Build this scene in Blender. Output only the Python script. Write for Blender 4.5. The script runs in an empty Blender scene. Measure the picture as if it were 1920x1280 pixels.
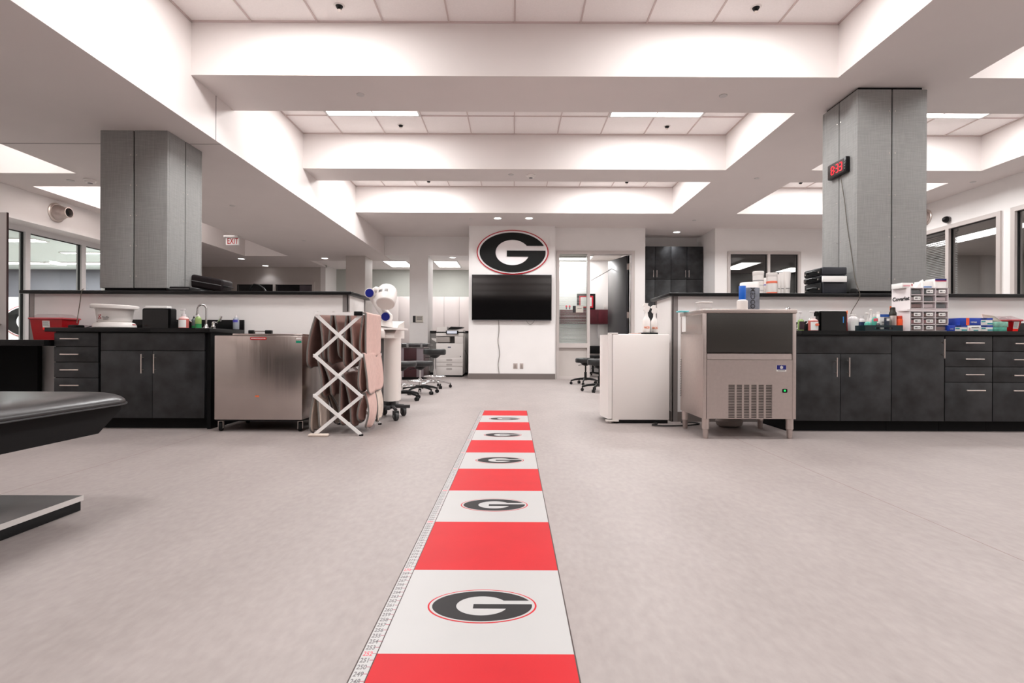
import bpy, bmesh, math, random
from mathutils import Vector, Matrix
random.seed(7)
SC = bpy.context.scene
COL = SC.collection
PI = math.pi
F = 984.0; HC = 0.777; VX = 963.0

# ---------------------------------------------------------------- camera, world, exposure
cam = bpy.data.cameras.new('camera'); camo = bpy.data.objects.new('camera', cam); COL.objects.link(camo)
cam.sensor_width = 36; cam.lens = 36*F/1920; cam.shift_x = -3/1920; cam.shift_y = 5/1920
cam.clip_start = 0.05; cam.clip_end = 80
camo.location = (0, 0, HC); camo.rotation_euler = (PI/2, -0.004, 0)
SC.camera = camo
w = bpy.data.worlds.new('world'); SC.world = w; w.use_nodes = True
w.node_tree.nodes['Background'].inputs[0].default_value = (1, .97, .96, 1)
w.node_tree.nodes['Background'].inputs[1].default_value = 1.0
SC.view_settings.view_transform = 'Standard'; SC.view_settings.look = 'None'
SC.view_settings.gamma = 1; SC.view_settings.use_curve_mapping = False
SC.view_settings.exposure = 0.0
LIGHT_COL = (.985, .997, 1.0)
COFFER_W = 59.0

# ---------------------------------------------------------------- helpers
def hor(px): return 645 + .004*(px-VX)
def PX(px, Y): return (px-VX)*Y/F
def PZ(px, py, Y): return HC + (hor(px)-py)*Y/F
def P(px, py, Y): return Vector((PX(px, Y), Y, PZ(px, py, Y)))

MATS = {}
def srgb(c):
    return tuple(((x/255)/12.92 if x/255 <= .04045 else ((x/255+.055)/1.055)**2.4) for x in c)
def mat(name, rgb, rough=.5, metal=0.0, var=0.0, scale=8.0, bump=0.0, emit=0.0, alpha=1.0, trans=0.0, aniso=None, spec=.5, coat=0.0):
    if name in MATS: return MATS[name]
    m = bpy.data.materials.new(name); m.use_nodes = True
    nt = m.node_tree; b = nt.nodes['Principled BSDF']
    c = srgb(rgb)
    b.inputs['Base Color'].default_value = (*c, 1)
    b.inputs['Roughness'].default_value = rough; b.inputs['Metallic'].default_value = metal
    b.inputs['Specular IOR Level'].default_value = spec
    if coat: b.inputs['Coat Weight'].default_value = coat; b.inputs['Coat Roughness'].default_value = .15
    if trans: b.inputs['Transmission Weight'].default_value = trans
    if alpha < 1: b.inputs['Alpha'].default_value = alpha
    if emit:
        b.inputs['Emission Color'].default_value = (*c, 1); b.inputs['Emission Strength'].default_value = emit
    if var or bump:
        tc = nt.nodes.new('ShaderNodeTexCoord'); mp = nt.nodes.new('ShaderNodeMapping')
        nz = nt.nodes.new('ShaderNodeTexNoise'); nz.inputs['Scale'].default_value = scale
        nz.inputs['Detail'].default_value = 4
        if aniso: mp.inputs['Scale'].default_value = aniso
        nt.links.new(tc.outputs['Object'], mp.inputs['Vector']); nt.links.new(mp.outputs['Vector'], nz.inputs['Vector'])
        if var:
            mx = nt.nodes.new('ShaderNodeMix'); mx.data_type = 'RGBA'
            mx.inputs[6].default_value = (*[max(0, x*(1-var)) for x in c], 1)
            mx.inputs[7].default_value = (*[min(1, x*(1+var)) for x in c], 1)
            cr = nt.nodes.new('ShaderNodeMapRange'); cr.inputs['From Min'].default_value = .3; cr.inputs['From Max'].default_value = .7
            nt.links.new(nz.outputs['Fac'], cr.inputs['Value']); nt.links.new(cr.outputs['Result'], mx.inputs[0])
            nt.links.new(mx.outputs[2], b.inputs['Base Color'])
        if bump:
            bp = nt.nodes.new('ShaderNodeBump'); bp.inputs['Strength'].default_value = bump; bp.inputs['Distance'].default_value = .01
            nt.links.new(nz.outputs['Fac'], bp.inputs['Height']); nt.links.new(bp.outputs['Normal'], b.inputs['Normal'])
    MATS[name] = m; return m

def V(*a): return Vector(a)
class B:
    """collects shapes and links them as one mesh"""
    def __init__(s): s.bm = bmesh.new()
    def _add(s, verts, faces, M=None):
        vs = [s.bm.verts.new(M @ Vector(v) if M else v) for v in verts]
        for f in faces:
            try: s.bm.faces.new([vs[i] for i in f])
            except ValueError: pass
        return vs
    def box(s, x0, x1, y0, y1, z0, z1, bev=0, M=None, seg=2):
        x0, x1 = sorted((x0, x1)); y0, y1 = sorted((y0, y1)); z0, z1 = sorted((z0, z1))
        t = bmesh.new()
        vs = [t.verts.new(p) for p in ((x0,y0,z0),(x1,y0,z0),(x1,y1,z0),(x0,y1,z0),(x0,y0,z1),(x1,y0,z1),(x1,y1,z1),(x0,y1,z1))]
        for f in ((3,2,1,0),(4,5,6,7),(0,1,5,4),(1,2,6,5),(2,3,7,6),(3,0,4,7)): t.faces.new([vs[i] for i in f])
        if bev: bmesh.ops.bevel(t, geom=t.edges[:], offset=min(bev, .49*min(x1-x0, y1-y0, z1-z0)), segments=seg, affect='EDGES', profile=.5)
        s._merge(t, M); return s
    def _merge(s, t, M=None):
        t.verts.index_update()
        idx = [s.bm.verts.new(M @ v.co if M else v.co) for v in t.verts]
        for f in t.faces:
            try:
                nf = s.bm.faces.new([idx[v.index] for v in f.verts]); nf.smooth = f.smooth
            except ValueError: pass
        t.free()
    def cyl(s, p0, p1, r0, r1=None, n=20, cap=True, M=None):
        p0 = Vector(p0); p1 = Vector(p1); r1 = r0 if r1 is None else r1
        d = (p1-p0).normalized(); a = d.orthogonal().normalized(); b = d.cross(a)
        vs = []
        for p, r in ((p0, r0), (p1, r1)):
            for i in range(n):
                t = 2*PI*i/n; vs.append(p + a*math.cos(t)*r + b*math.sin(t)*r)
        fs = [(i, (i+1) % n, n+(i+1) % n, n+i) for i in range(n)]
        if cap: fs += [tuple(range(n))[::-1], tuple(range(n, 2*n))]
        s._add(vs, fs, M); return s
    def tube(s, pts, r, n=8, closed=False, M=None):
        pts = [Vector(p) for p in pts]; k = len(pts); rings = []
        d0 = None; a = None
        for i, p in enumerate(pts):
            if closed: d = (pts[(i+1) % k]-pts[i-1])
            else: d = pts[min(i+1, k-1)]-pts[max(i-1, 0)]
            if d.length < 1e-9: d = Vector((0, 0, 1))
            d.normalize()
            if a is None: a = d.orthogonal().normalized()
            else:
                a = (a - d*a.dot(d))
                if a.length < 1e-6: a = d.orthogonal()
                a.normalize()
            b = d.cross(a); rr = r[i] if isinstance(r, (list, tuple)) else r
            rings.append([p + a*math.cos(2*PI*j/n)*rr + b*math.sin(2*PI*j/n)*rr for j in range(n)])
        vs = [v for rg in rings for v in rg]; fs = []
        for i in range(k if closed else k-1):
            for j in range(n):
                q = (i+1) % k
                fs.append((i*n+j, i*n+(j+1) % n, q*n+(j+1) % n, q*n+j))
        if not closed: fs += [tuple(range(n))[::-1], tuple(range((k-1)*n, k*n))]
        s._add(vs, fs, M); return s
    def lathe(s, prof, c=(0, 0, 0), n=28, M=None, sx=1, sy=1):
        c = Vector(c); vs = []; fs = []
        for r, z in prof:
            for i in range(n):
                t = 2*PI*i/n; vs.append(c + Vector((math.cos(t)*r*sx, math.sin(t)*r*sy, z)))
        for k in range(len(prof)-1):
            for i in range(n):
                fs.append((k*n+i, k*n+(i+1) % n, (k+1)*n+(i+1) % n, (k+1)*n+i))
        fs += [tuple(range(n))[::-1], tuple(range((len(prof)-1)*n, len(prof)*n))]
        s._add(vs, fs, M); return s
    def prism(s, pts, d0, d1, plane='XZ', M=None):
        """polygon in a plane, extruded along the third axis from d0 to d1"""
        def q(a, b, d): return {'XZ': (a, d, b), 'XY': (a, b, d), 'YZ': (d, a, b)}[plane]
        n = len(pts); vs = [q(a, b, d0) for a, b in pts] + [q(a, b, d1) for a, b in pts]
        fs = [tuple(range(n))[::-1], tuple(range(n, 2*n))] + [(i, (i+1) % n, n+(i+1) % n, n+i) for i in range(n)]
        s._add(vs, fs, M); return s
    def obj(s, name, m, parent=None, loc=None, smooth=35, M=None):
        bm = s.bm
        if M: bmesh.ops.transform(bm, matrix=M, verts=bm.verts[:])
        bmesh.ops.recalc_face_normals(bm, faces=bm.faces[:])
        if parent is not None: o0 = origin(parent)
        elif loc is not None: o0 = Vector(loc)
        else: o0 = Vector((0, 0, 0))
        bmesh.ops.translate(bm, verts=bm.verts[:], vec=-o0)
        me = bpy.data.meshes.new(name); 
        for f in bm.faces: f.smooth = True
        bm.to_mesh(me); bm.free()
        try: me.set_sharp_from_angle(angle=math.radians(smooth))
        except Exception: pass
        if m is not None: me.materials.append(m)
        o = bpy.data.objects.new(name, me); COL.objects.link(o)
        if parent is not None: o.parent = parent
        elif loc is not None: o.location = loc
        return o

def origin(o):
    v = Vector(o.location); p = o.parent
    while p is not None: v = v + Vector(p.location); p = p.parent
    return v
def tag(o, label=None, cat=None, group=None, kind=None):
    if label: o['label'] = label
    if cat: o['category'] = cat
    if group: o['group'] = group
    if kind: o['kind'] = kind
    return o
def thing(name, label, cat, loc=(0, 0, 0), group=None):
    o = bpy.data.objects.new(name, None); COL.objects.link(o); o.location = loc; o.empty_display_size = .1
    return tag(o, label, cat, group)
def struct(b, name, m, parent=None, **k):
    o = b.obj(name, m, parent, **k)
    if parent is None: o['kind'] = 'structure'
    return o
def plabel(o, t): o['label'] = t; return o
def dup(o, loc, label=None, rz=None, parent=None):
    c = o.copy(); COL.objects.link(c); c.parent = parent
    if parent is None:
        c.location = loc
        if rz is not None: c.rotation_euler = (0, 0, rz)
        if label: c['label'] = label
    for ch in o.children: dup(ch, None, parent=c)
    return c

_tc = {}
def text_mesh(body, size=1.0, extrude=0.0, bold=0.0, shear=0.0):
    key = (body, size, extrude, bold, shear)
    if key not in _tc:
        cu = bpy.data.curves.new('t', 'FONT'); cu.body = body; cu.size = size; cu.extrude = extrude; cu.offset = bold; cu.shear = shear
        cu.align_x = 'CENTER'; cu.align_y = 'CENTER'; cu.resolution_u = 3
        o = bpy.data.objects.new('t', cu); COL.objects.link(o)
        dg = bpy.context.evaluated_depsgraph_get(); me = bpy.data.meshes.new_from_object(o.evaluated_get(dg))
        _tc[key] = ([tuple(v.co) for v in me.vertices], [tuple(p.vertices) for p in me.polygons])
        bpy.data.objects.remove(o); bpy.data.curves.remove(cu); bpy.data.meshes.remove(me)
    return _tc[key]
def text(b, body, M, size, extrude=.0006, bold=0.0, shear=0.0, sx=1.0):
    vs, fs = text_mesh(body, size, extrude, bold, shear)
    b._add([(x*sx, y, z) for x, y, z in vs], fs, M); return b
def face_y(x, y, z, tilt=0): return Matrix.Translation((x, y, z)) @ Matrix.Rotation(PI/2, 4, 'X') @ Matrix.Rotation(tilt, 4, 'Z')   # text facing -Y
def face_negx(x, y, z): return Matrix.Translation((x, y, z)) @ Matrix.Rotation(-PI/2, 4, 'Z') @ Matrix.Rotation(PI/2, 4, 'X')

# ---------------------------------------------------------------- materials
M_wall = mat('painted_wall', (234, 230, 228), .6, var=.015, scale=3)
M_soff = mat('painted_soffit', (226, 218, 215), .7, var=.015, scale=2)
M_tile = mat('ceiling_tile', (246, 240, 238), .8, var=.02, scale=60)
M_tbar = mat('ceiling_grid', (206, 190, 187), .6)
M_taupe = mat('taupe_paint', (190, 182, 177), .6, var=.02, scale=3)
M_greygreen = mat('grey_green_wall', (182, 184, 178), .6, var=.02, scale=3)
M_base = mat('rubber_base', (112, 103, 99), .5)
M_alu = mat('anodised_aluminium', (222, 220, 220), .4, .3)
M_frame = mat('painted_frame', (193, 184, 180), .4)
M_gasket = mat('black_gasket', (18, 18, 20), .5)
M_black = mat('black_plastic', (13, 13, 14), .4, spec=.3)
M_blackm = mat('matt_black', (18, 18, 19), .65, spec=.25)
M_counter = mat('black_counter', (15, 15, 16), .35, var=.15, scale=60, spec=.3)
M_lam = mat('charcoal_laminate', (34, 35, 37), .45, var=.75, scale=8)
M_lamd = mat('dark_recess', (9, 9, 10), .7, spec=.2)
M_nick = mat('brushed_nickel', (214, 204, 198), .28, 1.0)
M_chrome = mat('chrome', (215, 214, 214), .2, 1.0)
M_steel = mat('stainless_steel', (188, 178, 173), .25, 1.0, bump=.9, scale=1.0, aniso=(5, 1, .25))
M_steel2 = mat('satin_steel', (199, 187, 182), .42, 1.0, var=.03, scale=40)
M_white = mat('white_plastic', (236, 230, 226), .35)
M_fridge = mat('white_enamel', (238, 232, 228), .3, bump=.05, scale=160)
M_cream = mat('cream_plastic', (226, 218, 212), .38)
M_red = mat('sharps_red', (176, 10, 22), .35)
M_vinyl = mat('black_vinyl', (40, 38, 39), .3, bump=.02, scale=260)
M_vin2 = mat('black_upholstery', (28, 28, 29), .4)
M_dark = mat('dark_steel', (16, 15, 16), .65, spec=.2)
M_screen = mat('tv_screen', (5, 5, 6), .06, spec=1.0)
M_grey = mat('grey_plastic', (120, 118, 118), .4)
M_rubber = mat('dark_grey_rubber', (58, 57, 58), .6)
M_burg = mat('burgundy_laminate', (92, 26, 38), .4, var=.1, scale=10)
M_burgd = mat('dark_burgundy_laminate', (48, 10, 18), .4)
M_pink = mat('pink_terry', (212, 180, 171), .95, var=.05, scale=26, bump=.35)
M_pinkshade = mat('shaded_pink_terry', (152, 122, 114), .95, var=.08, scale=26, bump=.35)  # the pink terry again, with the shade of the inner covers put into its colour
M_beige = mat('beige_terry', (214, 198, 186), .95, var=.06, scale=26, bump=.35)
M_bind = mat('grey_binding', (122, 118, 114), .8)
M_lgrey = mat('light_grey_paint', (206, 202, 200), .45)
M_cord = mat('black_cord', (15, 15, 15), .5)
M_cordg = mat('grey_cord', (92, 84, 74), .5)
M_glow = mat('diffuser', (255, 250, 246), .5, emit=5.0)
M_paper = mat('paper', (240, 238, 235), .7)
M_ink = mat('ink', (40, 38, 40), .6)

def glass_mat(name, tint=(1, 1, 1)):
    m = bpy.data.materials.new(name); m.use_nodes = True; nt = m.node_tree
    for n in list(nt.nodes): nt.nodes.remove(n)
    out = nt.nodes.new('ShaderNodeOutputMaterial'); mix = nt.nodes.new('ShaderNodeMixShader')
    tr = nt.nodes.new('ShaderNodeBsdfTransparent'); tr.inputs[0].default_value = (*tint, 1)
    gl = nt.nodes.new('ShaderNodeBsdfGlossy'); gl.inputs['Roughness'].default_value = .02
    lw = nt.nodes.new('ShaderNodeLayerWeight'); pw = nt.nodes.new('ShaderNodeMath'); pw.operation = 'POWER'; pw.inputs[1].default_value = 5
    fr = nt.nodes.new('ShaderNodeMath'); fr.operation = 'MULTIPLY_ADD'; fr.inputs[1].default_value = .6; fr.inputs[2].default_value = .04
    nt.links.new(lw.outputs['Facing'], pw.inputs[0]); nt.links.new(pw.outputs[0], fr.inputs[0])
    nt.links.new(fr.outputs[0], mix.inputs[0]); nt.links.new(tr.outputs[0], mix.inputs[1]); nt.links.new(gl.outputs[0], mix.inputs[2])
    nt.links.new(mix.outputs[0], out.inputs[0]); return m
M_glass = glass_mat('window_glass', (.93, .96, .95))
M_glassd = glass_mat('office_glass', (.85, .86, .86))
M_clear = glass_mat('clear_plastic', (.93, .91, .92))

def floor_material():
    m = bpy.data.materials.new('sheet_vinyl_floor'); m.use_nodes = True; nt = m.node_tree; b = nt.nodes['Principled BSDF']
    tc = nt.nodes.new('ShaderNodeTexCoord')
    def noise(scale, stretch, det=5):
        mp = nt.nodes.new('ShaderNodeMapping'); mp.inputs['Scale'].default_value = stretch
        mp.inputs['Rotation'].default_value = (0, 0, .12)
        nz = nt.nodes.new('ShaderNodeTexNoise'); nz.inputs['Scale'].default_value = scale; nz.inputs['Detail'].default_value = det
        nt.links.new(tc.outputs['Object'], mp.inputs[0]); nt.links.new(mp.outputs[0], nz.inputs[0]); return nz
    n1 = noise(1.5, (2.2, .9, 1)); n2 = noise(20, (1.8, .9, 1), 10)
    add = nt.nodes.new('ShaderNodeMath'); add.operation = 'MULTIPLY_ADD'; add.inputs[1].default_value = .8
    nt.links.new(n1.outputs['Fac'], add.inputs[0]); nt.links.new(n2.outputs['Fac'], add.inputs[2])
    mr = nt.nodes.new('ShaderNodeMapRange'); mr.inputs['From Min'].default_value = .6; mr.inputs['From Max'].default_value = 1.2
    nt.links.new(add.outputs[0], mr.inputs[0])
    mx = nt.nodes.new('ShaderNodeMix'); mx.data_type = 'RGBA'
    mx.inputs[6].default_value = (*srgb((146, 136, 133)), 1); mx.inputs[7].default_value = (*srgb((161, 151, 148)), 1)
    nt.links.new(mr.outputs[0], mx.inputs[0])
    # welded seams of the vinyl sheets, along Y
    sp = nt.nodes.new('ShaderNodeSeparateXYZ'); nt.links.new(tc.outputs['Object'], sp.inputs[0])
    last = mx.outputs[2]
    for x0 in (-2.62, 1.85, -4.55, 3.8):
        su = nt.nodes.new('ShaderNodeMath'); su.operation = 'SUBTRACT'; su.inputs[1].default_value = x0; nt.links.new(sp.outputs[0], su.inputs[0])
        ab = nt.nodes.new('ShaderNodeMath'); ab.operation = 'ABSOLUTE'; nt.links.new(su.outputs[0], ab.inputs[0])
        lt = nt.nodes.new('ShaderNodeMath'); lt.operation = 'LESS_THAN'; lt.inputs[1].default_value = .0022; nt.links.new(ab.outputs[0], lt.inputs[0])
        m2 = nt.nodes.new('ShaderNodeMix'); m2.data_type = 'RGBA'; m2.inputs[7].default_value = (*srgb((122, 100, 94)), 1)
        nt.links.new(lt.outputs[0], m2.inputs[0]); nt.links.new(last, m2.inputs[6]); last = m2.outputs[2]
    nt.links.new(last, b.inputs['Base Color'])
    b.inputs['Roughness'].default_value = .48; b.inputs['Specular IOR Level'].default_value = .4
    bp = nt.nodes.new('ShaderNodeBump'); bp.inputs['Strength'].default_value = .02; bp.inputs['Distance'].default_value = .004
    nt.links.new(n2.outputs['Fac'], bp.inputs['Height']); nt.links.new(bp.outputs['Normal'], b.inputs['Normal'])
    return m
def weave_material(name, c0, c1):
    m = bpy.data.materials.new(name); m.use_nodes = True; nt = m.node_tree; b = nt.nodes['Principled BSDF']
    tc = nt.nodes.new('ShaderNodeTexCoord'); fac = None
    for st in ((120, 120, 6), (9, 9, 150)):
        mp = nt.nodes.new('ShaderNodeMapping'); mp.inputs['Scale'].default_value = st
        nz = nt.nodes.new('ShaderNodeTexNoise'); nz.inputs['Scale'].default_value = 1.0; nz.inputs['Detail'].default_value = 3
        nt.links.new(tc.outputs['Object'], mp.inputs[0]); nt.links.new(mp.outputs[0], nz.inputs[0])
        if fac is None: fac = nz.outputs['Fac']
        else:
            ad = nt.nodes.new('ShaderNodeMath'); ad.operation = 'ADD'; nt.links.new(fac, ad.inputs[0]); nt.links.new(nz.outputs['Fac'], ad.inputs[1]); fac = ad.outputs[0]
    mr = nt.nodes.new('ShaderNodeMapRange'); mr.inputs['From Min'].default_value = .75; mr.inputs['From Max'].default_value = 1.25
    nt.links.new(fac, mr.inputs[0])
    mx = nt.nodes.new('ShaderNodeMix'); mx.data_type = 'RGBA'; mx.inputs[6].default_value = (*srgb(c0), 1); mx.inputs[7].default_value = (*srgb(c1), 1)
    nt.links.new(mr.outputs[0], mx.inputs[0]); nt.links.new(mx.outputs[2], b.inputs['Base Color'])
    b.inputs['Roughness'].default_value = .85
    return m
M_floor = floor_material()
M_weave = weave_material('woven_wall_fabric', (143, 143, 141), (157, 156, 154))

# ---------------------------------------------------------------- the room shell
HT, HB, HL = 3.93, 3.40, 2.925
struct(B().box(-20, 13, -8.2, 18, -.1, 0), 'floor', M_floor)
struct(B().box(-7.6, 9.2, -8.2, 12.84, HT, HT+.1), 'ceiling', M_tile)
CY = [(-4.9, -2.8), (-2.2, -.1), (.5, 2.45), (3.2, 5.14), (5.93, 7.87), (8.46, 10.5)]       # coffers, front to back
sb = B(); TOP = HT+.05
def soffit(b, x0, x1, y0, y1, h): b.box(x0, x1, y0, y1, h, TOP)
# main room: soffit boxes at HB between the coffers
b = B()
for y0, y1 in ((-8, -4.9), (-2.8, -2.2), (-.1, .5), (2.45, 3.2), (5.14, 5.93), (7.87, 8.46), (10.5, 12.84)):
    soffit(b, -3.17, 3.17, y0, y1, HB); soffit(b, 4.45, 7.0, y0, y1, HB)
soffit(b, 3.17, 4.45, -8, 12.84, HB); soffit(b, 7.0, 7.75, -8, 12.84, HB)
struct(b, 'ceiling_beam', M_soff)
# the lower bulkhead over the counters on the left
b = B(); LY = [(-1.5, .6), (1.2, 3.2), (3.8, 6.67), (7.24, 8.75), (9.35, 12.95)]
soffit(b, -5.57, -3.17, -8, 13.65, HL); soffit(b, -7.35, -6.64, -8, 11.5, HL)
for y0, y1 in ((-8, -1.5), (.6, 1.2), (3.2, 3.8), (6.67, 7.24), (8.75, 9.35)): soffit(b, -6.64, -5.57, y0, y1, HL)
b.box(-8.85, -5.57, 12.95, 14.9, HL, TOP); b.box(-8.85, -6.64, 11.5, 12.95, HL, TOP); b.box(-5.57, -5.31, 13.65, 14.9, HL, TOP)
struct(b, 'ceiling_beam', M_soff)
# suspended ceiling grid inside each coffer
b = B()
for y0, y1 in CY:
    for n in range(-4, 5): b.box(n*.645-.007, n*.645+.007, y0, y1, HT-.012, HT+.001)
    yy = y1-.62
    while yy > y0: b.box(-3.17, 3.17, yy-.007, yy+.007, HT-.012, HT+.001); b.box(4.45, 7.0, yy-.007, yy+.007, HT-.012, HT+.001); yy -= .62
    for xx in (4.58, 5.2, 5.82, 6.44): b.box(xx-.009, xx+.009, y0, y1, HT-.012, HT+.001)
    for xa in (-3.17, 3.158, 4.45, 6.988): b.box(xa, xa+.012, y0, y1, HT-.015, HT+.001)
    for xa, xb in ((-3.17, 3.17), (4.45, 7.0)): b.box(xa, xb, y1-.012, y1, HT-.015, HT+.001)
struct(b, 'ceiling_trim', M_tbar)

struct(B().box(-5.57, -3.17, 5.667, 5.674, HL-.0015, HL+.01).box(-3.1705, -3.1685, 5.567, 5.574, HL, HB), 'trim_1', mat('joint_dark', (70, 62, 60), .8))  # joint lines of the bulkhead in a darker colour
# walls
def wall(b, axis, t0, t1, a0, a1, z0, z1, holes=()):
    """axis x: runs along X with thickness in Y t0..t1; holes (a, b, zb, zt)"""
    def bx(p, q, r, s_):
        if q-p < 1e-4 or s_-r < 1e-4: return
        if axis == 'x': b.box(p, q, t0, t1, r, s_)
        else: b.box(t0, t1, p, q, r, s_)
    cur = a0
    for (h0, h1, zb, zt) in sorted(holes):
        bx(cur, h0, z0, z1); bx(h0, h1, z0, zb); bx(h0, h1, zt, z1); cur = h1
    bx(cur, a1, z0, z1); return b
# left wall with deep window recess
struct(wall(B(), 'y', -7.35, -6.92, -8, 11.5, 0, HT+.1, [(4.6, 11.2, .1, 2.49)]), 'wall_left', M_wall)
struct(B().box(-6.93, -6.90, -8, 11.5, 0, .1), 'baseboard_left', M_base)
# right wall with office windows
struct(wall(B(), 'y', 7.65, 7.80, -8, 11.8, 0, HT+.1, [(5.6, 8.06, .9, 2.9), (8.23, 10.9, .9, 2.9)]), 'wall_right', M_wall)
struct(B().box(7.635, 7.65, -8, 11.8, 0, .1), 'baseboard_right', M_base)
# back wall, office front and the alcove with the cupboards
OX0, OX1, OZ = .96, 2.71, 2.875
wb = wall(B(), 'x', 11.8, 11.92, .91, 2.95, 0, HT, [(OX0, OX1, 0, OZ)])
wall(wb, 'x', 11.8, 11.92, 4.52, 7.65, 0, HT, [(4.80, 6.44, .9, 2.876)])
wb.box(2.85, 2.95, 11.92, 13.1, 0, HT); wb.box(4.52, 4.62, 11.92, 13.1, 0, HT); wb.box(2.85, 4.62, 12.95, 13.1, 0, HT)
struct(wb, 'wall_back', M_wall)
struct(B().box(2.71, 2.95, 11.785, 11.8, 0, .12).box(4.52, 7.65, 11.785, 11.8, 0, .12), 'baseboard_back', M_base)
# projecting wall that carries the screen
struct(B().box(-1.0, .91, 11.65, 15.9, 0, HT), 'wall_screen', M_wall)
struct(B().box(-1.012, .925, 11.635, 11.65, 0, .125).box(-1.012, -1.0, 11.65, 13.9, 0, .125), 'baseboard_screen', M_base)
# copier area: header, pillars, corridor behind
struct(B().box(-3.17, -1.0, 12.84, 13.65, 2.94, HT), 'wall_header', M_wall)
for nm, x0, x1, y1 in (('a', -4.11, -3.64, 13.5), ('b', -2.55, -2.1, 13.6)):
    struct(B().box(x0, x1, 12.84, y1, 0, 2.93 if nm == 'a' else 2.94), 'pillar', M_taupe if nm == 'a' else M_wall)
    struct(B().box(x0-.008, x1+.008, 12.832, y1, 0, .1), 'baseboard_pillar', M_base)
struct(B().box(-5.45, -5.31, 14.8, 15.9, 0, 3.1), 'wall_corridor_left', M_wall)
struct(B().box(-5.45, -.9, 15.7, 15.85, 0, 3.1), 'wall_corridor', M_greygreen)
struct(B().box(-5.31, -1.0, 13.65, 15.7, 2.99, 3.1), 'ceiling', M_tile)
struct(wall(B(), 'x', 14.8, 14.95, -8.85, -5.45, 0, HL, [(-7.88, -5.61, 0, 2.5)]), 'wall_far', M_taupe)
struct(B().box(-8.85, -8.78, 11.5, 14.8, 0, HL).box(-8.85, -6.92, 11.35, 11.5, 0, HL), 'wall_lobby', M_taupe)
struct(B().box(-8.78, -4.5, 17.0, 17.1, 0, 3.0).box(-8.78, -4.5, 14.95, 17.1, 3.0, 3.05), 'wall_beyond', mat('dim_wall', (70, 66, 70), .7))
struct(B().box(-6.9, -5.3, 16.9, 16.98, 1.5, 2.9), 'wall_panel', mat('mauve_panel', (205, 186, 196), .6))

# big room seen through the windows on the left
struct(B().box(-20, -7.35, 16, 16.15, 2.15, 3.05), 'wall_gym', mat('slate_band', (92, 91, 98), .6, var=.06, scale=2))
struct(B().box(-20, -7.35, 15.97, 16.15, 0, 2.15), 'wall_gym_lower', M_wall)
struct(B().box(-20, -7.35, 4, 16.15, 3.0, 3.1), 'ceiling', mat('pale_green_ceiling', (214, 226, 222), .7))
struct(B().box(-20.1, -20, 4, 16.15, 0, 3.1).box(-20, -7.35, 3.9, 4, 0, 3.1).box(-8.93, -8.85, 11.35, 16, 0, 3.0), 'wall_gym_end', M_wall)
# offices behind the right windows and back window
struct(B().box(7.8, 13, 5, 13.6, 3.1, 3.2), 'ceiling', M_taupe)
struct(B().box(12.9, 13, 5, 13.6, 0, 3.1).box(7.8, 13, 4.9, 5, 0, 3.1).box(9.05, 13, 13.5, 13.6, 0, 3.1), 'wall_office_right', M_taupe)
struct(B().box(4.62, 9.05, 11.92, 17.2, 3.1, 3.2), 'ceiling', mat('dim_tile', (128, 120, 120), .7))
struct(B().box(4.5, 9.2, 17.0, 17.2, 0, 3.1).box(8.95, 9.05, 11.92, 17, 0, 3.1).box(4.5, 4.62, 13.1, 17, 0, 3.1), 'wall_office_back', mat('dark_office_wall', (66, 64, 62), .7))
# office beside the screen
struct(B().box(.91, 2.95, 11.92, 14.8, 3.11, 3.2), 'ceiling', M_taupe)
struct(B().box(.91, 2.95, 14.6, 14.8, 0, 3.11).box(2.85, 2.95, 13.1, 14.6, 0, 3.11), 'wall_office', M_wall)

struct(B().box(-7.4, 7.8, -8.2, -8, 0, HT), 'wall_rear', mat('rear_wall', (120, 116, 114), .6))
# windows
def window(name, label, axis, pos, a0, a1, z0, z1, mull=(), fw=.05, dep=.06, mf=M_frame, mg=M_glass, gask=True):
    root = bpy.data.objects.new(name, None); COL.objects.link(root); root['kind'] = 'structure'
    root.location = (0, 0, 0)
    def bx(b, p, q, r, s_, t0=None, t1=None):
        t0 = pos if t0 is None else t0; t1 = pos+dep if t1 is None else t1
        if axis == 'x': b.box(p, q, t0, t1, r, s_)
        else: b.box(t0, t1, p, q, r, s_)
    f = B()
    bx(f, a0, a1, z1-fw, z1); bx(f, a0, a1, z0, z0+fw); bx(f, a0, a0+fw, z0+fw, z1-fw); bx(f, a1-fw, a1, z0+fw, z1-fw)
    for m_ in mull: bx(f, m_-fw/2, m_+fw/2, z0+fw, z1-fw)
    f.obj('window_frame', mf, root)
    if gask:
        g = B(); e = .012
        edges = [a0+fw] + [v for m_ in mull for v in (m_-fw/2, m_+fw/2)] + [a1-fw]
        for i in range(0, len(edges), 2):
            p, q = edges[i], edges[i+1]; t0, t1 = pos+dep*.35, pos+dep*.65
            bx(g, p, q, z1-fw-e, z1-fw, t0, t1); bx(g, p, q, z0+fw, z0+fw+e, t0, t1); bx(g, p, p+e, z0+fw, z1-fw, t0, t1); bx(g, q-e, q, z0+fw, z1-fw, t0, t1)
        g.obj('window_gasket', M_gasket, root)
    g = B()
    edges = [a0+fw] + [v for m_ in mull for v in (m_-fw/2, m_+fw/2)] + [a1-fw]
    for i in range(0, len(edges), 2): bx(g, edges[i], edges[i+1], z0+fw, z1-fw, pos+dep*.45, pos+dep*.5)
    g.obj('window_pane', mg, root)
    return root
wl = window('window_1', '', 'y', -7.34, 4.6, 11.2, .1, 2.49, mull=(5.78, 6.80, 7.82, 8.84, 9.86), fw=.08, dep=.1, mf=M_alu)
window('window_2', '', 'y', 7.62, 8.23, 10.9, .9, 2.9, mull=(9.24,), fw=.07, dep=.12, mg=M_glassd)
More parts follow.
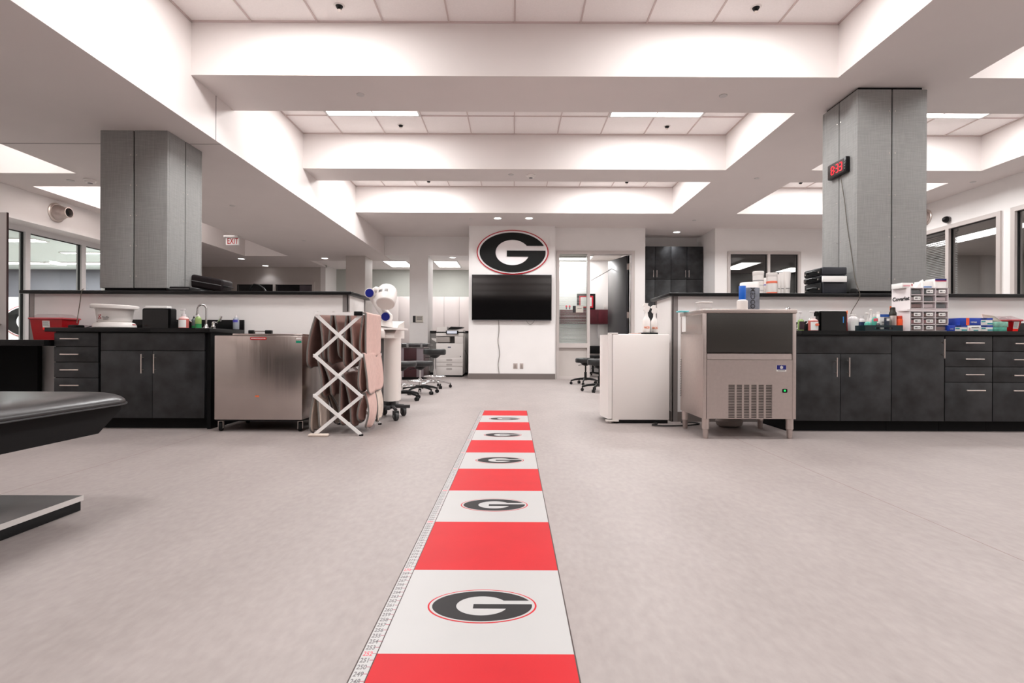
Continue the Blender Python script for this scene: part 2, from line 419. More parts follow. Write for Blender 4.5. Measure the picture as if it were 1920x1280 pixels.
window('window_3', '', 'y', 7.62, 5.6, 8.06, .9, 2.9, mull=(6.85,), fw=.07, dep=.12, mg=M_glassd)
window('window_4', '', 'x', 11.77, 4.80, 6.44, .9, 2.876, mull=(5.72,), fw=.06, dep=.12, mg=M_glassd)
window('window_5', '', 'x', 14.77, -7.88, -5.61, 0, 2.5, mull=(-6.75,), fw=.07, dep=.12, mg=M_glassd)
# office front: frame with a sidelight over a solid panel, and the doorway
rt = bpy.data.objects.new('window_6', None); COL.objects.link(rt); rt['kind'] = 'structure'
xm = PX(1103, 11.8)
f = B(); y0, y1 = 11.77, 11.93
f.box(OX0, OX1, y0, y1, OZ-.07, OZ).box(OX0, OX0+.06, y0, y1, 0, OZ-.07).box(OX1-.07, OX1, y0, y1, 0, OZ-.07).box(xm-.03, xm+.03, y0, y1, 0, OZ-.07)
f.box(OX0+.06, xm-.03, y0, y1, PZ(1070, 650, 11.8)-.02, PZ(1070, 645, 11.8)+.02).box(OX0+.06, xm-.03, y0, y1, 0, .06)
f.obj('window_frame', M_frame, rt)
B().box(OX0+.06, xm-.03, y0+.05, y1-.03, .06, PZ(1070, 650, 11.8)).obj('window_panel', M_taupe, rt)
B().box(OX0+.06, xm-.03, y0+.06, y0+.066, PZ(1070, 645, 11.8)+.02, OZ-.07).obj('window_pane', M_glass, rt)

def blind(label, axis, pos, a0, a1, z0, z1, tilt=.5, step=.032, m=M_lgrey):
    r = thing('window_blind', label, 'blind', (pos, (a0+a1)/2, z0) if axis == 'y' else ((a0+a1)/2, pos, z0))
    s_ = B(); z = z0+.03; k = .0125
    while z < z1-.05:
        if axis == 'x': s_._add([(a0, pos-k, z-k*tilt), (a1, pos-k, z-k*tilt), (a1, pos+k, z+k*tilt), (a0, pos+k, z+k*tilt)], [(0, 1, 2, 3)])
        else: s_._add([(pos-k, a0, z-k*tilt), (pos-k, a1, z-k*tilt), (pos+k, a1, z+k*tilt), (pos+k, a0, z+k*tilt)], [(0, 1, 2, 3)])
        z += step
    so = s_.obj('slat', m, r); mo = so.modifiers.new('thick', 'SOLIDIFY'); mo.thickness = .0012
    so['kind'] = 'stuff'
    h = B()
    if axis == 'x': h.box(a0, a1, pos-.02, pos+.02, z1-.045, z1)
    else: h.box(pos-.02, pos+.02, a0, a1, z1-.045, z1)
    h.obj('head_rail', m, r)
    h = B()
    if axis == 'x': h.box(a0, a1, pos-.014, pos+.014, z0, z0+.018)
    else: h.box(pos-.014, pos+.014, a0, a1, z0, z0+.018)
    h.obj('bottom_rail', m, r)
    return r
blind('grey slatted blind behind the sidelight next to the open office door', 'x', 11.96, OX0+.06, xm-.03, PZ(1070, 645, 11.8)+.02, OZ-.08, tilt=.35)
blind('slatted blind in the narrow window pane beside the grey fabric column', 'y', 7.86, 9.3, 10.85, .95, 2.86, tilt=.9)
blind('slatted blind cut off by the edge of the photo beside the grey office window', 'y', 7.86, 5.65, 8.0, .95, 2.86, tilt=.9)

# fabric-wrapped columns
def column(x0, x1, y0, y1, z0, z1, label, strip_top):
    r = thing('column', label, 'column', ((x0+x1)/2, (y0+y1)/2, z0)); r['kind'] = 'structure'
    B().box(x0+.03, x1-.03, y0+.03, y1-.03, z0, z1).obj('column_core', M_blackm, r)
    zt = z1-(.03 if strip_top else 0); zb = z0+.03; xm_, ym = (x0+x1)/2, (y0+y1)/2; g = .008; t = .028
    for xa, xb in ((x0, xm_-g), (xm_+g, x1)):
        B().box(xa, xb, y0, y0+t, zb, zt, .004).obj('fabric_panel', M_weave, r); B().box(xa, xb, y1-t, y1, zb, zt, .004).obj('fabric_panel', M_weave, r)
    for ya, yb in ((y0+t, ym-g), (ym+g, y1-t)):
        B().box(x0, x0+t, ya, yb, zb, zt, .004).obj('fabric_panel', M_weave, r); B().box(x1-t, x1, ya, yb, zb, zt, .004).obj('fabric_panel', M_weave, r)
    s_ = B()
    for k in range(5):
        z = z0+.15+k*(z1-z0-.4)/4
        for sx in (-.03, .03):
            s_.cyl((xm_+sx, y0-.003, z), (xm_+sx, y0+.003, z), .005, n=8)
            for xe in (x0, x1): s_.cyl((xe-.003, ym+sx, z), (xe+.003, ym+sx, z), .005, n=8)
    s_.obj('screw_cap', M_nick, r)
    return r
LEDGE = 1.30
column(-4.19, -3.51, 5.31, 5.90, LEDGE, HL, 'grey fabric-wrapped column standing on the counter ledge behind the footbath', False)
column(3.47, 4.175, 5.31, 5.91, LEDGE, HB, 'grey fabric-wrapped column that carries the red digital clock', True)

# half walls with black ledges
def halfwall(name, x0, x1, yf, yb, corner):
    b = B().box(x0, x1, yf, yb, 0, LEDGE-.033); o = struct(b, name, M_wall)
    t = B()
    for x in (x0, x1):
        t.box(x-.004, x+.004, yf-.004, yf+.05, 0, LEDGE-.033).box(x-.004 if x == x0 else x-.05, x+.05 if x == x0 else x+.004, yf-.004, yf+.001, 0, LEDGE-.033)
        t.box(x-.004, x+.004, yb-.05, yb+.004, 0, LEDGE-.033)
    t.obj('corner_guard', mat('corner_metal', (148, 142, 140), .4, .4), o)
    B().box(x0-.012, x1+.012, yf-.002, yb+.012, 0, .1).obj('baseboard', M_base, o)
halfwall('wall_half_left', -4.9, -1.68, 5.31, 5.93, 1)
halfwall('wall_half_right', 1.61, 7.2, 5.31, 5.95, 0)
tag(B().box(-4.96, -1.63, 5.26, 5.98, LEDGE-.033, LEDGE, .006).obj('ledge_top', M_counter, None, loc=(-3.3, 5.6, LEDGE-.033)), 'black ledge on the half wall above the sink with wing-shaped tap levers', 'ledge')
tag(B().box(1.56, 7.25, 5.26, 6.0, LEDGE-.033, LEDGE, .006).obj('ledge_top', M_counter, None, loc=(4.4, 5.6, LEDGE-.033)), 'black ledge on the half wall that carries the column with the red clock', 'ledge')

# ---------------------------------------------------------------- ceiling lights
def area(name, x, y, z, sx, sy, power, parent=None, col=LIGHT_COL):
    l = bpy.data.lights.new(name, 'AREA'); l.shape = 'RECTANGLE'; l.size = sx; l.size_y = sy; l.energy = power; l.color = col
    o = bpy.data.objects.new(name, l); COL.objects.link(o)
    if parent is not None: o.parent = parent; o.location = Vector((x, y, z))-origin(parent)
    else: o.location = (x, y, z)
    return o
def troffer(x0, x1, y0, y1, z, power, label, group=None):
    r = thing('ceiling_light', label, 'ceiling light', ((x0+x1)/2, (y0+y1)/2, z), group)
    t = .03; f = B().box(x0, x1, y0, y0+t, z-.018, z).box(x0, x1, y1-t, y1, z-.018, z).box(x0, x0+t, y0+t, y1-t, z-.018, z).box(x1-t, x1, y0+t, y1-t, z-.018, z)
    f.obj('light_frame', M_lgrey, r)
    B().box(x0+t, x1-t, y0+t, y1-t, z-.010, z-.004).obj('diffuser', M_glow, r)
    area('lamp', (x0+x1)/2, (y0+y1)/2, z-.014, x1-x0-2*t-.01, y1-y0-2*t-.01, power, r)
    return r
names = ['behind the viewpoint', 'in the coffer nearest the viewpoint', 'in the second coffer', 'in the coffer nearest the television']
for i, (y0, y1) in enumerate(CY[2:]):
    if i in (0,): continue
    a, b_ = y1-1.24, y1-.62
    lab = {1: 'hidden high in the nearest deep ceiling coffer', 2: 'glowing between the two white crossbeams', 3: 'in the ceiling coffer closest to the wall television'}[i]
    PW = COFFER_W*(1.3 if i == 3 else 1)
    troffer(-2.58, -1.29, a, b_, HT, PW, 'rectangular ceiling light %s, on the drying-rack side' % lab, 'ceiling lights in the central coffers')
    troffer(1.29, 2.58, a, b_, HT, PW, 'rectangular ceiling light %s, on the ice-machine side' % lab, 'ceiling lights in the central coffers')
    troffer(5.2, 6.44, a, b_, HT, PW, 'ceiling light in a side coffer beyond the clock column, %s' % ['', 'nearest one', 'middle one', 'farthest one'][i], 'ceiling lights in the coffers beyond the clock column')
for x0, x1 in ((-2.58, -1.29), (1.29, 2.58), (5.2, 6.44)):
    for yy, kk in ((1.21, .7), (-1.34, .55), (-4.04, .6)): troffer(x0, x1, yy, yy+.62, HT, COFFER_W*kk, 'rectangular ceiling light above and behind the viewpoint', 'ceiling lights overhead')
for (y0, y1), lab in zip(LY, ('behind', 'over the table', 'nearest the table', 'in the middle', 'beside the exit sign')):
    yc = (y0+y1)/2
    if lab.startswith('beside'):
        troffer(-6.42, -5.8, 9.55, 10.55, HT, 12, 'ceiling light in the window-side coffer beside the exit sign', 'ceiling lights in the window-side coffers'); continue  # unseen light, added to lift the dim lobby end of this coffer
    troffer(-6.42, -5.8, yc-.5, yc+.5, HT, 34, 'ceiling light in the window-side coffer %s' % lab, 'ceiling lights in the window-side coffers')
gym = [(-12.6, -10.25, 11.2, 11.6), (-16, -13.1, 14.5, 14.9), (-13.0, -11.4, 14.5, 14.9), (-12.5, -10.6, 8.2, 8.6), (-17, -13.5, 11.2, 11.6), (-11.2, -9.2, 12.9, 13.1)]
for k, (x0, x1, y0, y1) in enumerate(gym):
    troffer(x0, x1, y0, y1, 3.0, 115, 'long strip light on the pale ceiling seen through the left-side windows', 'strip lights in the room behind the windows')
troffer(-3.52, -2.86, 13.95, 15.1, 2.99, 15, 'bright ceiling panel in the passage, above the white swing-arm lamp', None)
troffer(-2.17, -1.50, 13.95, 15.1, 2.99, 15, 'bright ceiling panel in the passage, above the photocopier', None)
troffer(1.0, 2.1, 13.8, 14.5, 3.11, 30, 'ceiling light in the office seen over the slatted blind', None)
troffer(6.35, 6.95, 14.65, 16.1, 3.1, 36, 'ceiling light in the dark office behind the white tubs', None)
troffer(8.2, 8.85, 15.6, 16.6, 3.1, 12, 'small far ceiling light in the dark office, next to the white tubes', None)
troffer(9.35, 9.95, 9.8, 12.2, 3.1, 110, 'long ceiling light in the office beyond the black security camera', None)

# ---------------------------------------------------------------- sprinklers, downlights, small ceiling fittings
def sprinkler(x, y, lab):
    r = thing('sprinkler', lab, 'sprinkler', (x, y, HT-.05), 'dark sprinkler heads in the ceiling tiles')
    B().lathe([(.034, -.006), (.046, -.006), (.052, -.001), (.052, 0)], (x, y, HT)).obj('escutcheon', M_white, r); B().lathe([(.010, -.03), (.022, -.028), (.034, -.0065)], (x, y, HT)).obj('cup', M_black, r)
    B().cyl((x, y, HT-.042), (x, y, HT-.01), .006, n=10).cyl((x, y, HT-.045), (x, y, HT-.041), .018, n=14).box(x-.014, x+.014, y-.003, y+.003, HT-.036, HT-.022).obj('deflector', M_nick, r)
for x, y, l in ((-1.64, 4.9, 'sprinkler head in the nearest ceiling coffer, on the drying-rack side'), (2.25, 4.9, 'sprinkler head in the nearest ceiling coffer, on the ice-machine side'), (-1.64, 7.57, 'sprinkler head in the second ceiling coffer, on the drying-rack side'),
                (2.2, 7.57, 'sprinkler head in the second ceiling coffer, on the ice-machine side'), (-1.66, 10.17, 'sprinkler head barely showing in the farthest coffer, on the copier side'), (2.18, 10.17, 'sprinkler head barely showing in the farthest coffer, on the office side'),
                (5.55, 10.17, 'sprinkler head in the far side coffer next to the clock column')):
    sprinkler(x, y, l)
def disc(x, y, z, r, lab, name='sprinkler_cover', cat='sprinkler cover', t=.008, m=None, group='flat round covers on the ceiling beams'):
    tag(B().lathe([(r*.6, -t), (r*.92, -t), (r, -t*.4), (r, 0)], (x, y, z), n=28).obj(name, m or M_lgrey, None, loc=(x, y, z)), lab, cat, group)
for px, py, hz, l in ((674, 177, HB, 'round cover disc under the nearest crossbeam, above the drying rack side'), (1354, 179, HB, 'round cover disc under the nearest crossbeam, near the clock column'), (957, 327, HB, 'round cover disc under the second crossbeam, beside the smoke detector'),
                   (882, 410, HB, 'round cover disc on the ceiling above the copier'), (1301, 413, HB, 'round cover disc on the ceiling above the dark cupboards'), (1418, 334, HB, 'round cover disc under the wide soffit, between the second coffer and clock column'),
                   (569, 451, HL, 'round cover disc under the low bulkhead, nearest the exit sign'), (435, 385, HL, 'round cover disc under the low bulkhead, beside the fabric column'), (131, 338, HL, 'round cover disc under the window-side crossbeam'), (1823, 341, HB, 'round cover disc on the ceiling above the security camera')):
    Y = (hz-HC)*F/(hor(px)-py); disc(PX(px, Y), Y, hz, .042, l)
def detector(px, py, hz, lab):
    Y = (hz-HC)*F/(hor(px)-py); x = PX(px, Y); r = thing('smoke_detector', lab, 'smoke detector', (x, Y, hz-.05))
    B().lathe([(.03, -.045), (.055, -.04), (.06, -.02), (.075, -.016), (.075, 0)], (x, Y, hz)).obj('housing', M_white, r)
    B().lathe([(.012, -.053), (.028, -.05), (.03, -.044)], (x, Y, hz)).obj('sensor', M_grey, r)
detector(994, 328, HB, 'white smoke detector under the second crossbeam, centred above the round G emblem')
detector(168, 337, HL, 'white smoke detector under the beam beside the fabric column, above the wall pipe')
def downlight(px, py, hz, lab, e=32):
    Y = (hz-HC)*F/(hor(px)-py); x = PX(px, Y); r = thing('downlight', lab, 'downlight', (x, Y, hz-.01), 'round recessed downlights')
    b = B(); n = 28
    for k in range(n):
        a0, a1 = 2*PI*k/n, 2*PI*(k+1)/n
        b._add([(x+math.cos(a)*q, Y+math.sin(a)*q, hz-z) for a in (a0, a1) for q, z in ((.072, .001), (.088, .006), (.098, .0))], [(0, 1, 4, 3), (1, 2, 5, 4)])
    b.obj('trim_ring', M_white, r)
    B().cyl((x, Y, hz-.0035), (x, Y, hz-.0005), .073, n=28).obj('lens', M_glow, r)
    l = bpy.data.lights.new('lamp', 'SPOT'); l.energy = e; l.spot_size = 2.0; l.spot_blend = .6; l.color = (.95, .96, 1.0); l.shadow_soft_size = .06
    o = bpy.data.objects.new('lamp', l); COL.objects.link(o); o.parent = r; o.location = (0, 0, -.005)
downlight(932, 409, HB, 'downlight above the round G emblem, on the photocopier side')
downlight(991, 409, HB, 'downlight above the round G emblem, the one nearer the office door')
downlight(1268, 435, HB, 'downlight in the alcove above the tall dark cupboards', 26)
downlight(452, 485, HL, 'downlight in the lobby, the one below the exit sign', 30)
downlight(497, 498, HL, 'downlight in the lobby, the farthest small one above the door frame', 9)
downlight(608, 484, HL, 'downlight in the low bulkhead near the taupe pillar', 30)
downlight(848, 482.7, 2.94, 'downlight under the header above the photocopier', 14)

# ---------------------------------------------------------------- the emblem
def ell(rx, rz, n=96, c=(0, 0)): return [(c[0]+rx*math.cos(2*PI*i/n), c[1]+rz*math.sin(2*PI*i/n)) for i in range(n)]
def g_outline():
    S = 432.0; cx, cy = (642-642)/S, -(341-338)/S; ax, ay = 396/S, 238/S
    ix, iy, jx, jy = (640-642)/S, -(343-338)/S, 203/S, 152/S
    def zz(y): return -(y-338)/S
    def xx(x): return (x-642)/S
    a0 = math.asin((zz(262)-cy)/ay); a1 = 2*PI+math.asin((zz(320)-cy)/ay)
    pts = [(cx+ax*math.cos(a0+(a1-a0)*i/80), cy+ay*math.sin(a0+(a1-a0)*i/80)) for i in range(81)]
    pts += [(xx(572), zz(320)), (xx(572), zz(390))]
    b0 = math.asin((zz(391)-iy)/jy); b1 = 2*PI+0
    # inner ellipse from the lower right, clockwise, up to the slot
    s0 = b0; e0 = math.asin((zz(262)-iy)/jy) - 2*PI
    pts += [(ix+jx*math.cos(s0+(e0-s0)*i/60), iy+jy*math.sin(s0+(e0-s0)*i/60)) for i in range(61)]
    return pts
GP = g_outline()
M_emred = mat('emblem_red', (186, 22, 40), .4); M_emblk = mat('emblem_black', (15, 16, 16), .5, spec=.25); M_emwht = mat('emblem_white', (238, 232, 232), .35)
def emblem(parent_name, label, cat, mk, R, y_or_z, flat, asp=268/432.0, group=None, mats=(M_emred, M_emwht, M_emblk), parent=None, t=(.004, .008, .014)):
    """mk(u, v) -> plane coordinates; R = horizontal radius"""
    pl = 'XY' if flat else 'XZ'; s = 1 if flat else -1
    cx, cz = mk; d = y_or_z
    r = parent if parent is not None else thing(parent_name, label, cat, (cx, d, cz) if not flat else (cx, cz, d), group)
    B().prism([(cx+x, cz+z) for x, z in ell(R, R*asp)], d, d+s*t[0], pl).obj('emblem_rim', mats[0], r)
    B().prism([(cx+x, cz+z) for x, z in ell(R*.968, R*asp*.955)], d+s*t[0]*.5, d+s*t[1], pl).obj('emblem_field', mats[1], r)
    B().prism([(cx+x*R, cz+z*R) for x, z in GP], d+s*t[1]*.5, d+s*t[2], pl).obj('emblem_letter', mats[2], r)
    return r
emblem('wall_emblem', 'large oval G emblem with thin red rim on the wall above the television', 'emblem', (PX(960.5, 11.65), PZ(960, 473, 11.65)), 67.3*11.65/F, 11.65, False, t=(.02, .03, .045))
emblem('wall_emblem', 'oval G emblem partly seen low through the window beside the red bin on the desk', 'emblem', (PX(56, 15.97), PZ(56, 602, 15.97)), 50*15.97/F, 15.97, False, t=(.02, .03, .04))

# ---------------------------------------------------------------- floor mat with stripes, emblems and inch scale
mat_r = thing('floor_mat', 'long jump-measuring mat of red and white squares with black G emblems', 'mat', (-.11, 3.2, 0))
ZB = 1.311; ST = .487; XE0, XE1 = -.337, .154; ye = 6.117; ys = ZB-2*ST
M_mw = mat('mat_white', (180, 178, 177), .4, var=.01, spec=.3); M_mr = mat('mat_red', (190, 24, 33), .5, var=.04, scale=6, spec=.2); M_medge = mat('mat_edge', (62, 46, 42), .6)
B().box(XE0-.042, XE1+.004, ys, ye, 0.0, .0018).obj('mat_edge', M_medge, mat_r)
B().box(XE0-.038, XE0-.003, ys, ye+.0, .0015, .003).obj('scale_strip', M_mw, mat_r)
k = -2; ws, rs = [], []
while ZB+k*ST < ye:
    a, b_ = ZB+k*ST, min(ZB+(k+1)*ST, ye)
    red = (k % 2 != 0)
    B().box(XE0, XE1, a, b_, .0015, .003).obj('red_panel' if red else 'white_panel', M_mr if red else M_mw, mat_r)
    if not red:
        em = emblem('', '', '', ((-.090), (a+b_)/2), .161, .003, True, parent=mat_r, mats=(M_mr, M_mw, mat('mat_black', (34, 31, 32), .5, spec=.2)), t=(.0004, .0007, .001))
    k += 1
tk, num, nred = B(), B(), B(); ui = ST/18
n0 = -int((ZB-ys)/ui); n1 = int((ye-ZB)/ui)
for n in range(n0, n1+1):
    y = ZB+n*ui; tk.box(XE0-.0125, XE0-.002, y-.0011, y+.0011, .003, .0033)
    lab = str(252+n); Mt = Matrix.Translation((XE0-.0235, y-.0015, .0031)) @ Matrix.Diagonal((.62, 1, 1, 1))
    text(nred if (252+n) % 18 == 0 else num, lab, Mt, .0255, .0001, .0004)
tk.obj('scale_marking', mat('tick_rose', (170, 100, 112), .5), mat_r); num.obj('scale_lettering', mat('number_grey', (104, 98, 100), .5), mat_r)
nred.obj('scale_lettering', mat('number_red', (214, 70, 84), .5), mat_r)

# ---------------------------------------------------------------- cabinets
def handle(parent, x, y, z, ln, vert):
    b = B()
    if vert:
        b.cyl((x, y-.03, z-ln/2), (x, y-.03, z+ln/2), .006, n=12)
        for s_ in (-1, 1): b.cyl((x, y, z+s_*ln*.32), (x, y-.03, z+s_*ln*.32), .004, n=8)
    else:
        b.cyl((x-ln/2, y-.03, z), (x+ln/2, y-.03, z), .006, n=12)
        for s_ in (-1, 1): b.cyl((x+s_*ln*.32, y, z), (x+s_*ln*.32, y-.03, z), .004, n=8)
    return b.obj('handle', M_nick, parent)
CF = 4.72
def cab(x0, x1, label, doors=(), drawers=(), panels=(), yb=5.31, yf=CF, group='charcoal base cabinets'):
    r = thing('base_cabinet', label, 'cabinet', ((x0+x1)/2, (yf+yb)/2, 0), group)
    B().box(x0, x1, yf+.02, yb-.015, .097, .872).obj('cabinet_body', M_lamd, r)
    B().box(x0, x1, yf+.065, yb-.015, 0, .097).obj('plinth', M_lamd, r)
    g = .0025
    for (a, b_, z0, z1) in panels: B().box(a+g, b_-g, yf, yf+.019, z0+g, z1-g, .001).obj('false_front', M_lam, r)
    for (a, b_, z0, z1, hx, hz) in doors:
        d = B().box(a+g, b_-g, yf, yf+.019, z0+g, z1-g, .001).obj('door', M_lam, r); handle(d, hx, yf, hz, .172, True)
    for (a, b_, z0, z1, hx, hz) in drawers:
        d = B().box(a+g, b_-g, yf, yf+.019, z0+g, z1-g, .001).obj('drawer', M_lam, r); handle(d, hx, yf, hz, .168, False)
    return r
def lx(px): return PX(px, CF)
def lz(px, py): return PZ(px, py, CF)
# left run
zs = [.868, .739, .60, .459, .32, .097]
cab(lx(101), lx(184.5), 'charcoal drawer unit with bar handles next to the dark desk', drawers=[(lx(101), lx(184.5), zs[i+1], zs[i], lx(135.5), lz(135, (635, 664, 693, 722, 752)[i])) for i in range(5)])
cab(lx(188.5), lx(386), 'charcoal two-door sink cabinet beside the steel chest on casters', panels=[(lx(188.5), lx(384), .705, .868)],
    doors=[(lx(188.5), lx(286), .097, .705, lx(269), lz(269, 681.5)), (lx(286), lx(384), .097, .705, lx(292.5), lz(292, 681.5))])
tag(B().box(-2.766, -2.735, CF+.02, 5.29, 0, .872).obj('filler_panel', M_lamd, None, loc=(-2.76, 5, 0)), 'black end panel of the sink cabinet facing the steel chest', 'panel')
def ctop(x0, x1, label, hx, loc):
    r = thing('countertop', label, 'countertop', loc)
    b = B()
    y0, y1 = CF-.025, 5.306; a, c = hx; s0, s1 = 4.85, 5.12     # basin opening
    b.box(x0, a, y0, y1, .872, .91, .004).box(c, x1, y0, y1, .872, .91, .004).box(a, c, y0, s0, .872, .91).box(a, c, s1, y1, .872, .91)
    b.obj('worktop', M_counter, r)
    B().box(x0, x1, 5.285, 5.306, .91, 1.01, .002).obj('backsplash', M_counter, r)
    bs = B(); t = .012
    bs.box(a-.0, c, s0, s0+t, .70, .905).box(a, c, s1-t, s1, .70, .905).box(a, a+t, s0+t, s1-t, .70, .905).box(c-t, c, s0+t, s1-t, .70, .905).box(a+t, c-t, s0+t, s1-t, .70, .712)
    bs.obj('basin', M_counter, r)
    return r
ctop(-4.2, -2.72, 'black countertop with sink carrying the white footbath', (-3.25, -2.85), (-3.45, 5.0, .872))
ctop(2.42, 5.24, 'black countertop with sink crowded with bottles and boxes', (2.58, 3.0), (4.5, 5.0, .872))
# right run
cab(lx(1480), lx(1671.5), 'charcoal two-door sink cabinet right beside the ice machine', panels=[(lx(1480), lx(1671.5), .703, .872)],
    doors=[(lx(1480), lx(1576), .097, .703, lx(1566), lz(1566, 688)), (lx(1576), lx(1671.5), .097, .703, lx(1589), lz(1589, 688))])
cab(lx(1672), lx(1771), 'charcoal cabinet with one full-height door under the white drawer organiser', doors=[(lx(1672), lx(1771), .097, .868, lx(1766), lz(1766, 653.5))])
zr = [.868, .73, .589, .45, .097]
cab(lx(1772), lx(1861), 'charcoal four-drawer cabinet below the blue glove boxes', drawers=[(lx(1772), lx(1861), zr[i+1], zr[i], lx((1822.5, 1822.5, 1822.5, 1825)[i]), lz(1822, (643, 673, 702, 731.5)[i])) for i in range(4)])
cab(lx(1861.5), lx(2052), 'charcoal drawer cabinet cut off by the edge of the photo, below the red bin', drawers=[(lx(1861.5), lx(2052), zr[i+1], zr[i], lx((1915, 1913, 1913, 1912)[i]), lz(1912, (644, 674, 703.5, 732)[i])) for i in range(4)])

# desk at the left edge
r = thing('desk', 'low black desk next to the drawer unit, carrying the big red bin', 'desk', (-5.2, 5.0, 0))
B().box(-6.3, -4.17, 4.66, 5.30, .745, .80, .004).obj('desk_top', M_counter, r)
B().box(-6.3, PX(79, 5.25), 5.2, 5.25, .1, .745).obj('modesty_panel', M_lamd, r)
B().box(-4.96, -4.90, 4.72, 5.2, 0, .745).obj('side_panel', M_lamd, r) if False else B().box(-6.3, -6.25, 4.72, 5.2, 0, .745).obj('side_panel', M_lamd, r)

# grey door leaf at the left edge
r = thing('door_leaf', 'tall grey door leaf with a round knob at the very edge of the room', 'door', (-5.6, 5.42, 0))
B().box(-6.1, PX(11.5, 5.38), 5.38, 5.395, 0, PZ(6, 398, 5.38)).obj('leaf', mat('grey_leaf', (206, 200, 197), .45), r)
B().box(PX(11.5, 5.38), PX(12.6, 5.38), 5.379, 5.397, 0, PZ(6, 398, 5.38)).obj('edge_strip', mat('maroon_edge', (70, 40, 40), .5), r)
B().lathe([(.008, 0), (.012, .03), (.028, .035), (.03, .05), (.018, .06)], (0, 0, 0), M=Matrix.Translation(P(1, 608, 5.38)) @ Matrix.Rotation(PI/2, 4, 'X')).obj('knob', M_nick, r)

# ---------------------------------------------------------------- treatment table, foreground left
r = thing('treatment_table', 'low black vinyl treatment table on a flat steel base in the near corner', 'table', (-2.25, 1.4, 0))
t = bmesh.new()
# rounded-rectangle cushion with domed edge
def rrect(x0, x1, y0, y1, rad, n=10):
    pts = []
    for cx, cy, a in ((x1-rad, y1-rad, 0), (x0+rad, y1-rad, PI/2), (x0+rad, y0+rad, PI), (x1-rad, y0+rad, 1.5*PI)):
        for i in range(n+1): pts.append((cx+rad*math.cos(a+PI/2*i/n), cy+rad*math.sin(a+PI/2*i/n)))
    return pts
prof = [(-.02, .495), (-.002, .499), (.0, .506), (-.004, .517), (-.016, .529), (-.036, .539), (-.065, .547), (-.11, .553), (-.17, .5555)]
rings = []
for off, z in prof:
    rr = max(.03, .17+off*.8); rings.append([Vector((x, y, z)) for x, y in rrect(-2.72-off, -1.76+off, .1-off, 2.50+off, rr)])
b = B(); n = len(rings[0]); vs = [v for rg in rings for v in rg]
fs = [(k*n+i, k*n+(i+1) % n, (k+1)*n+(i+1) % n, (k+1)*n+i) for k in range(len(rings)-1) for i in range(n)]
fs += [tuple(range(n))[::-1], tuple(range((len(rings)-1)*n, len(rings)*n))]
b._add(vs, fs); b.obj('cushion', M_vinyl, r, smooth=70)
b = B().tube([(x, y, .4995) for x, y in rrect(-2.722, -1.758, .098, 2.502, .17)], .0035, n=6, closed=True); b.obj('piping', M_vin2, r)
B().prism([(.3, .38), (2.29, .38), (2.42, .47), (2.42, .497), (.2, .497), (.2, .38)], -2.66, -1.81, 'YZ').obj('frame', M_dark, r)
B().box(-2.4, -2.15, 1.0, 1.5, .07, .38, .01).obj('lift_column', M_dark, r)
B().box(-2.52, -2.0, .3, 2.43, .0, .044, .003).obj('base_skirt', M_blackm, r)
B().box(-2.525, -1.995, .3, 2.435, .044, .069, .003).obj('base_plate', mat('base_grey', (96, 94, 93), .28), r)
B().box(-1.9955, -1.9935, .3, 2.435, .045, .068).box(-2.525, -1.9935, 2.435, 2.437, .045, .068).obj('lit_edge', mat('lit_edge_tone', (212, 206, 203), .4), r)  # thin strips: the light on the plate's side faces painted as a paler colour

# ---------------------------------------------------------------- casters
def caster(parent, x, y, z0, rad=.045, wd=.03, ang=0, m=M_blackm, fork=M_dark):
    M = Matrix.Translation((x, y, 0)) @ Matrix.Rotation(ang, 4, 'Z')
    c = B().box(-wd/2-.006, -wd/2-.002, -rad*.6, rad*.7, rad*.6, rad*2.05, M=M).box(wd/2+.002, wd/2+.006, -rad*.6, rad*.7, rad*.6, rad*2.05, M=M).box(-wd/2-.006, wd/2+.006, -rad*.5, rad*.7, rad*2.05, rad*2.2, M=M)
    c.cyl((0, rad*.2, rad*2.2), (0, rad*.2, max(z0, rad*2.25)), .012, n=10, M=M)
    o = c.obj('caster', fork, parent)
    B().lathe([(rad*.5, -wd/2), (rad*.9, -wd/2), (rad, -wd/3), (rad, wd/3), (rad*.9, wd/2), (rad*.5, wd/2)], (0, 0, 0), n=24, M=M @ Matrix.Translation((0, 0, rad)) @ Matrix.Rotation(PI/2, 4, 'Y')).obj('wheel', m, o)
    B().cyl((-wd/2-.007, 0, rad), (wd/2+.007, 0, rad), rad*.28, n=12, M=M).obj('hub', M_grey, o)
    return o

# ---------------------------------------------------------------- steel chest on casters
Yc = 4.6
x0, x1 = PX(402, Yc), PX(567, Yc); z0, z1 = PZ(480, 787, Yc), PZ(480, 629, Yc)
r = thing('heating_chest', 'brushed steel heating chest on casters between sink cabinet and drying rack', 'chest', ((x0+x1)/2, 4.9, 0))
B().box(x0, x1, Yc, 5.2, z0, z1, .006).obj('body', M_steel, r)
B().box(x0+.01, x1-.01, Yc+.01, 5.19, z0-.012, z0).obj('underframe', M_dark, r)
B().box(x0+.14, x1-.01, Yc+.03, 5.17, z1, z1+.018, .006).obj('lid', M_steel, r)
h = B(); hz = z1+.018
h.tube([(PX(470, 4.7), 4.68, hz+.022), (PX(511, 4.7), 4.68, hz+.022)], .007, n=10)
h.obj('handle', M_chrome, r)
h = B().box(PX(469, 4.7), PX(479, 4.7), 4.66, 4.70, hz-.001, hz+.032, .006).box(PX(500, 4.7), PX(512, 4.7), 4.66, 4.70, hz-.001, hz+.032, .006); h.obj('handle_bracket', M_black, r)
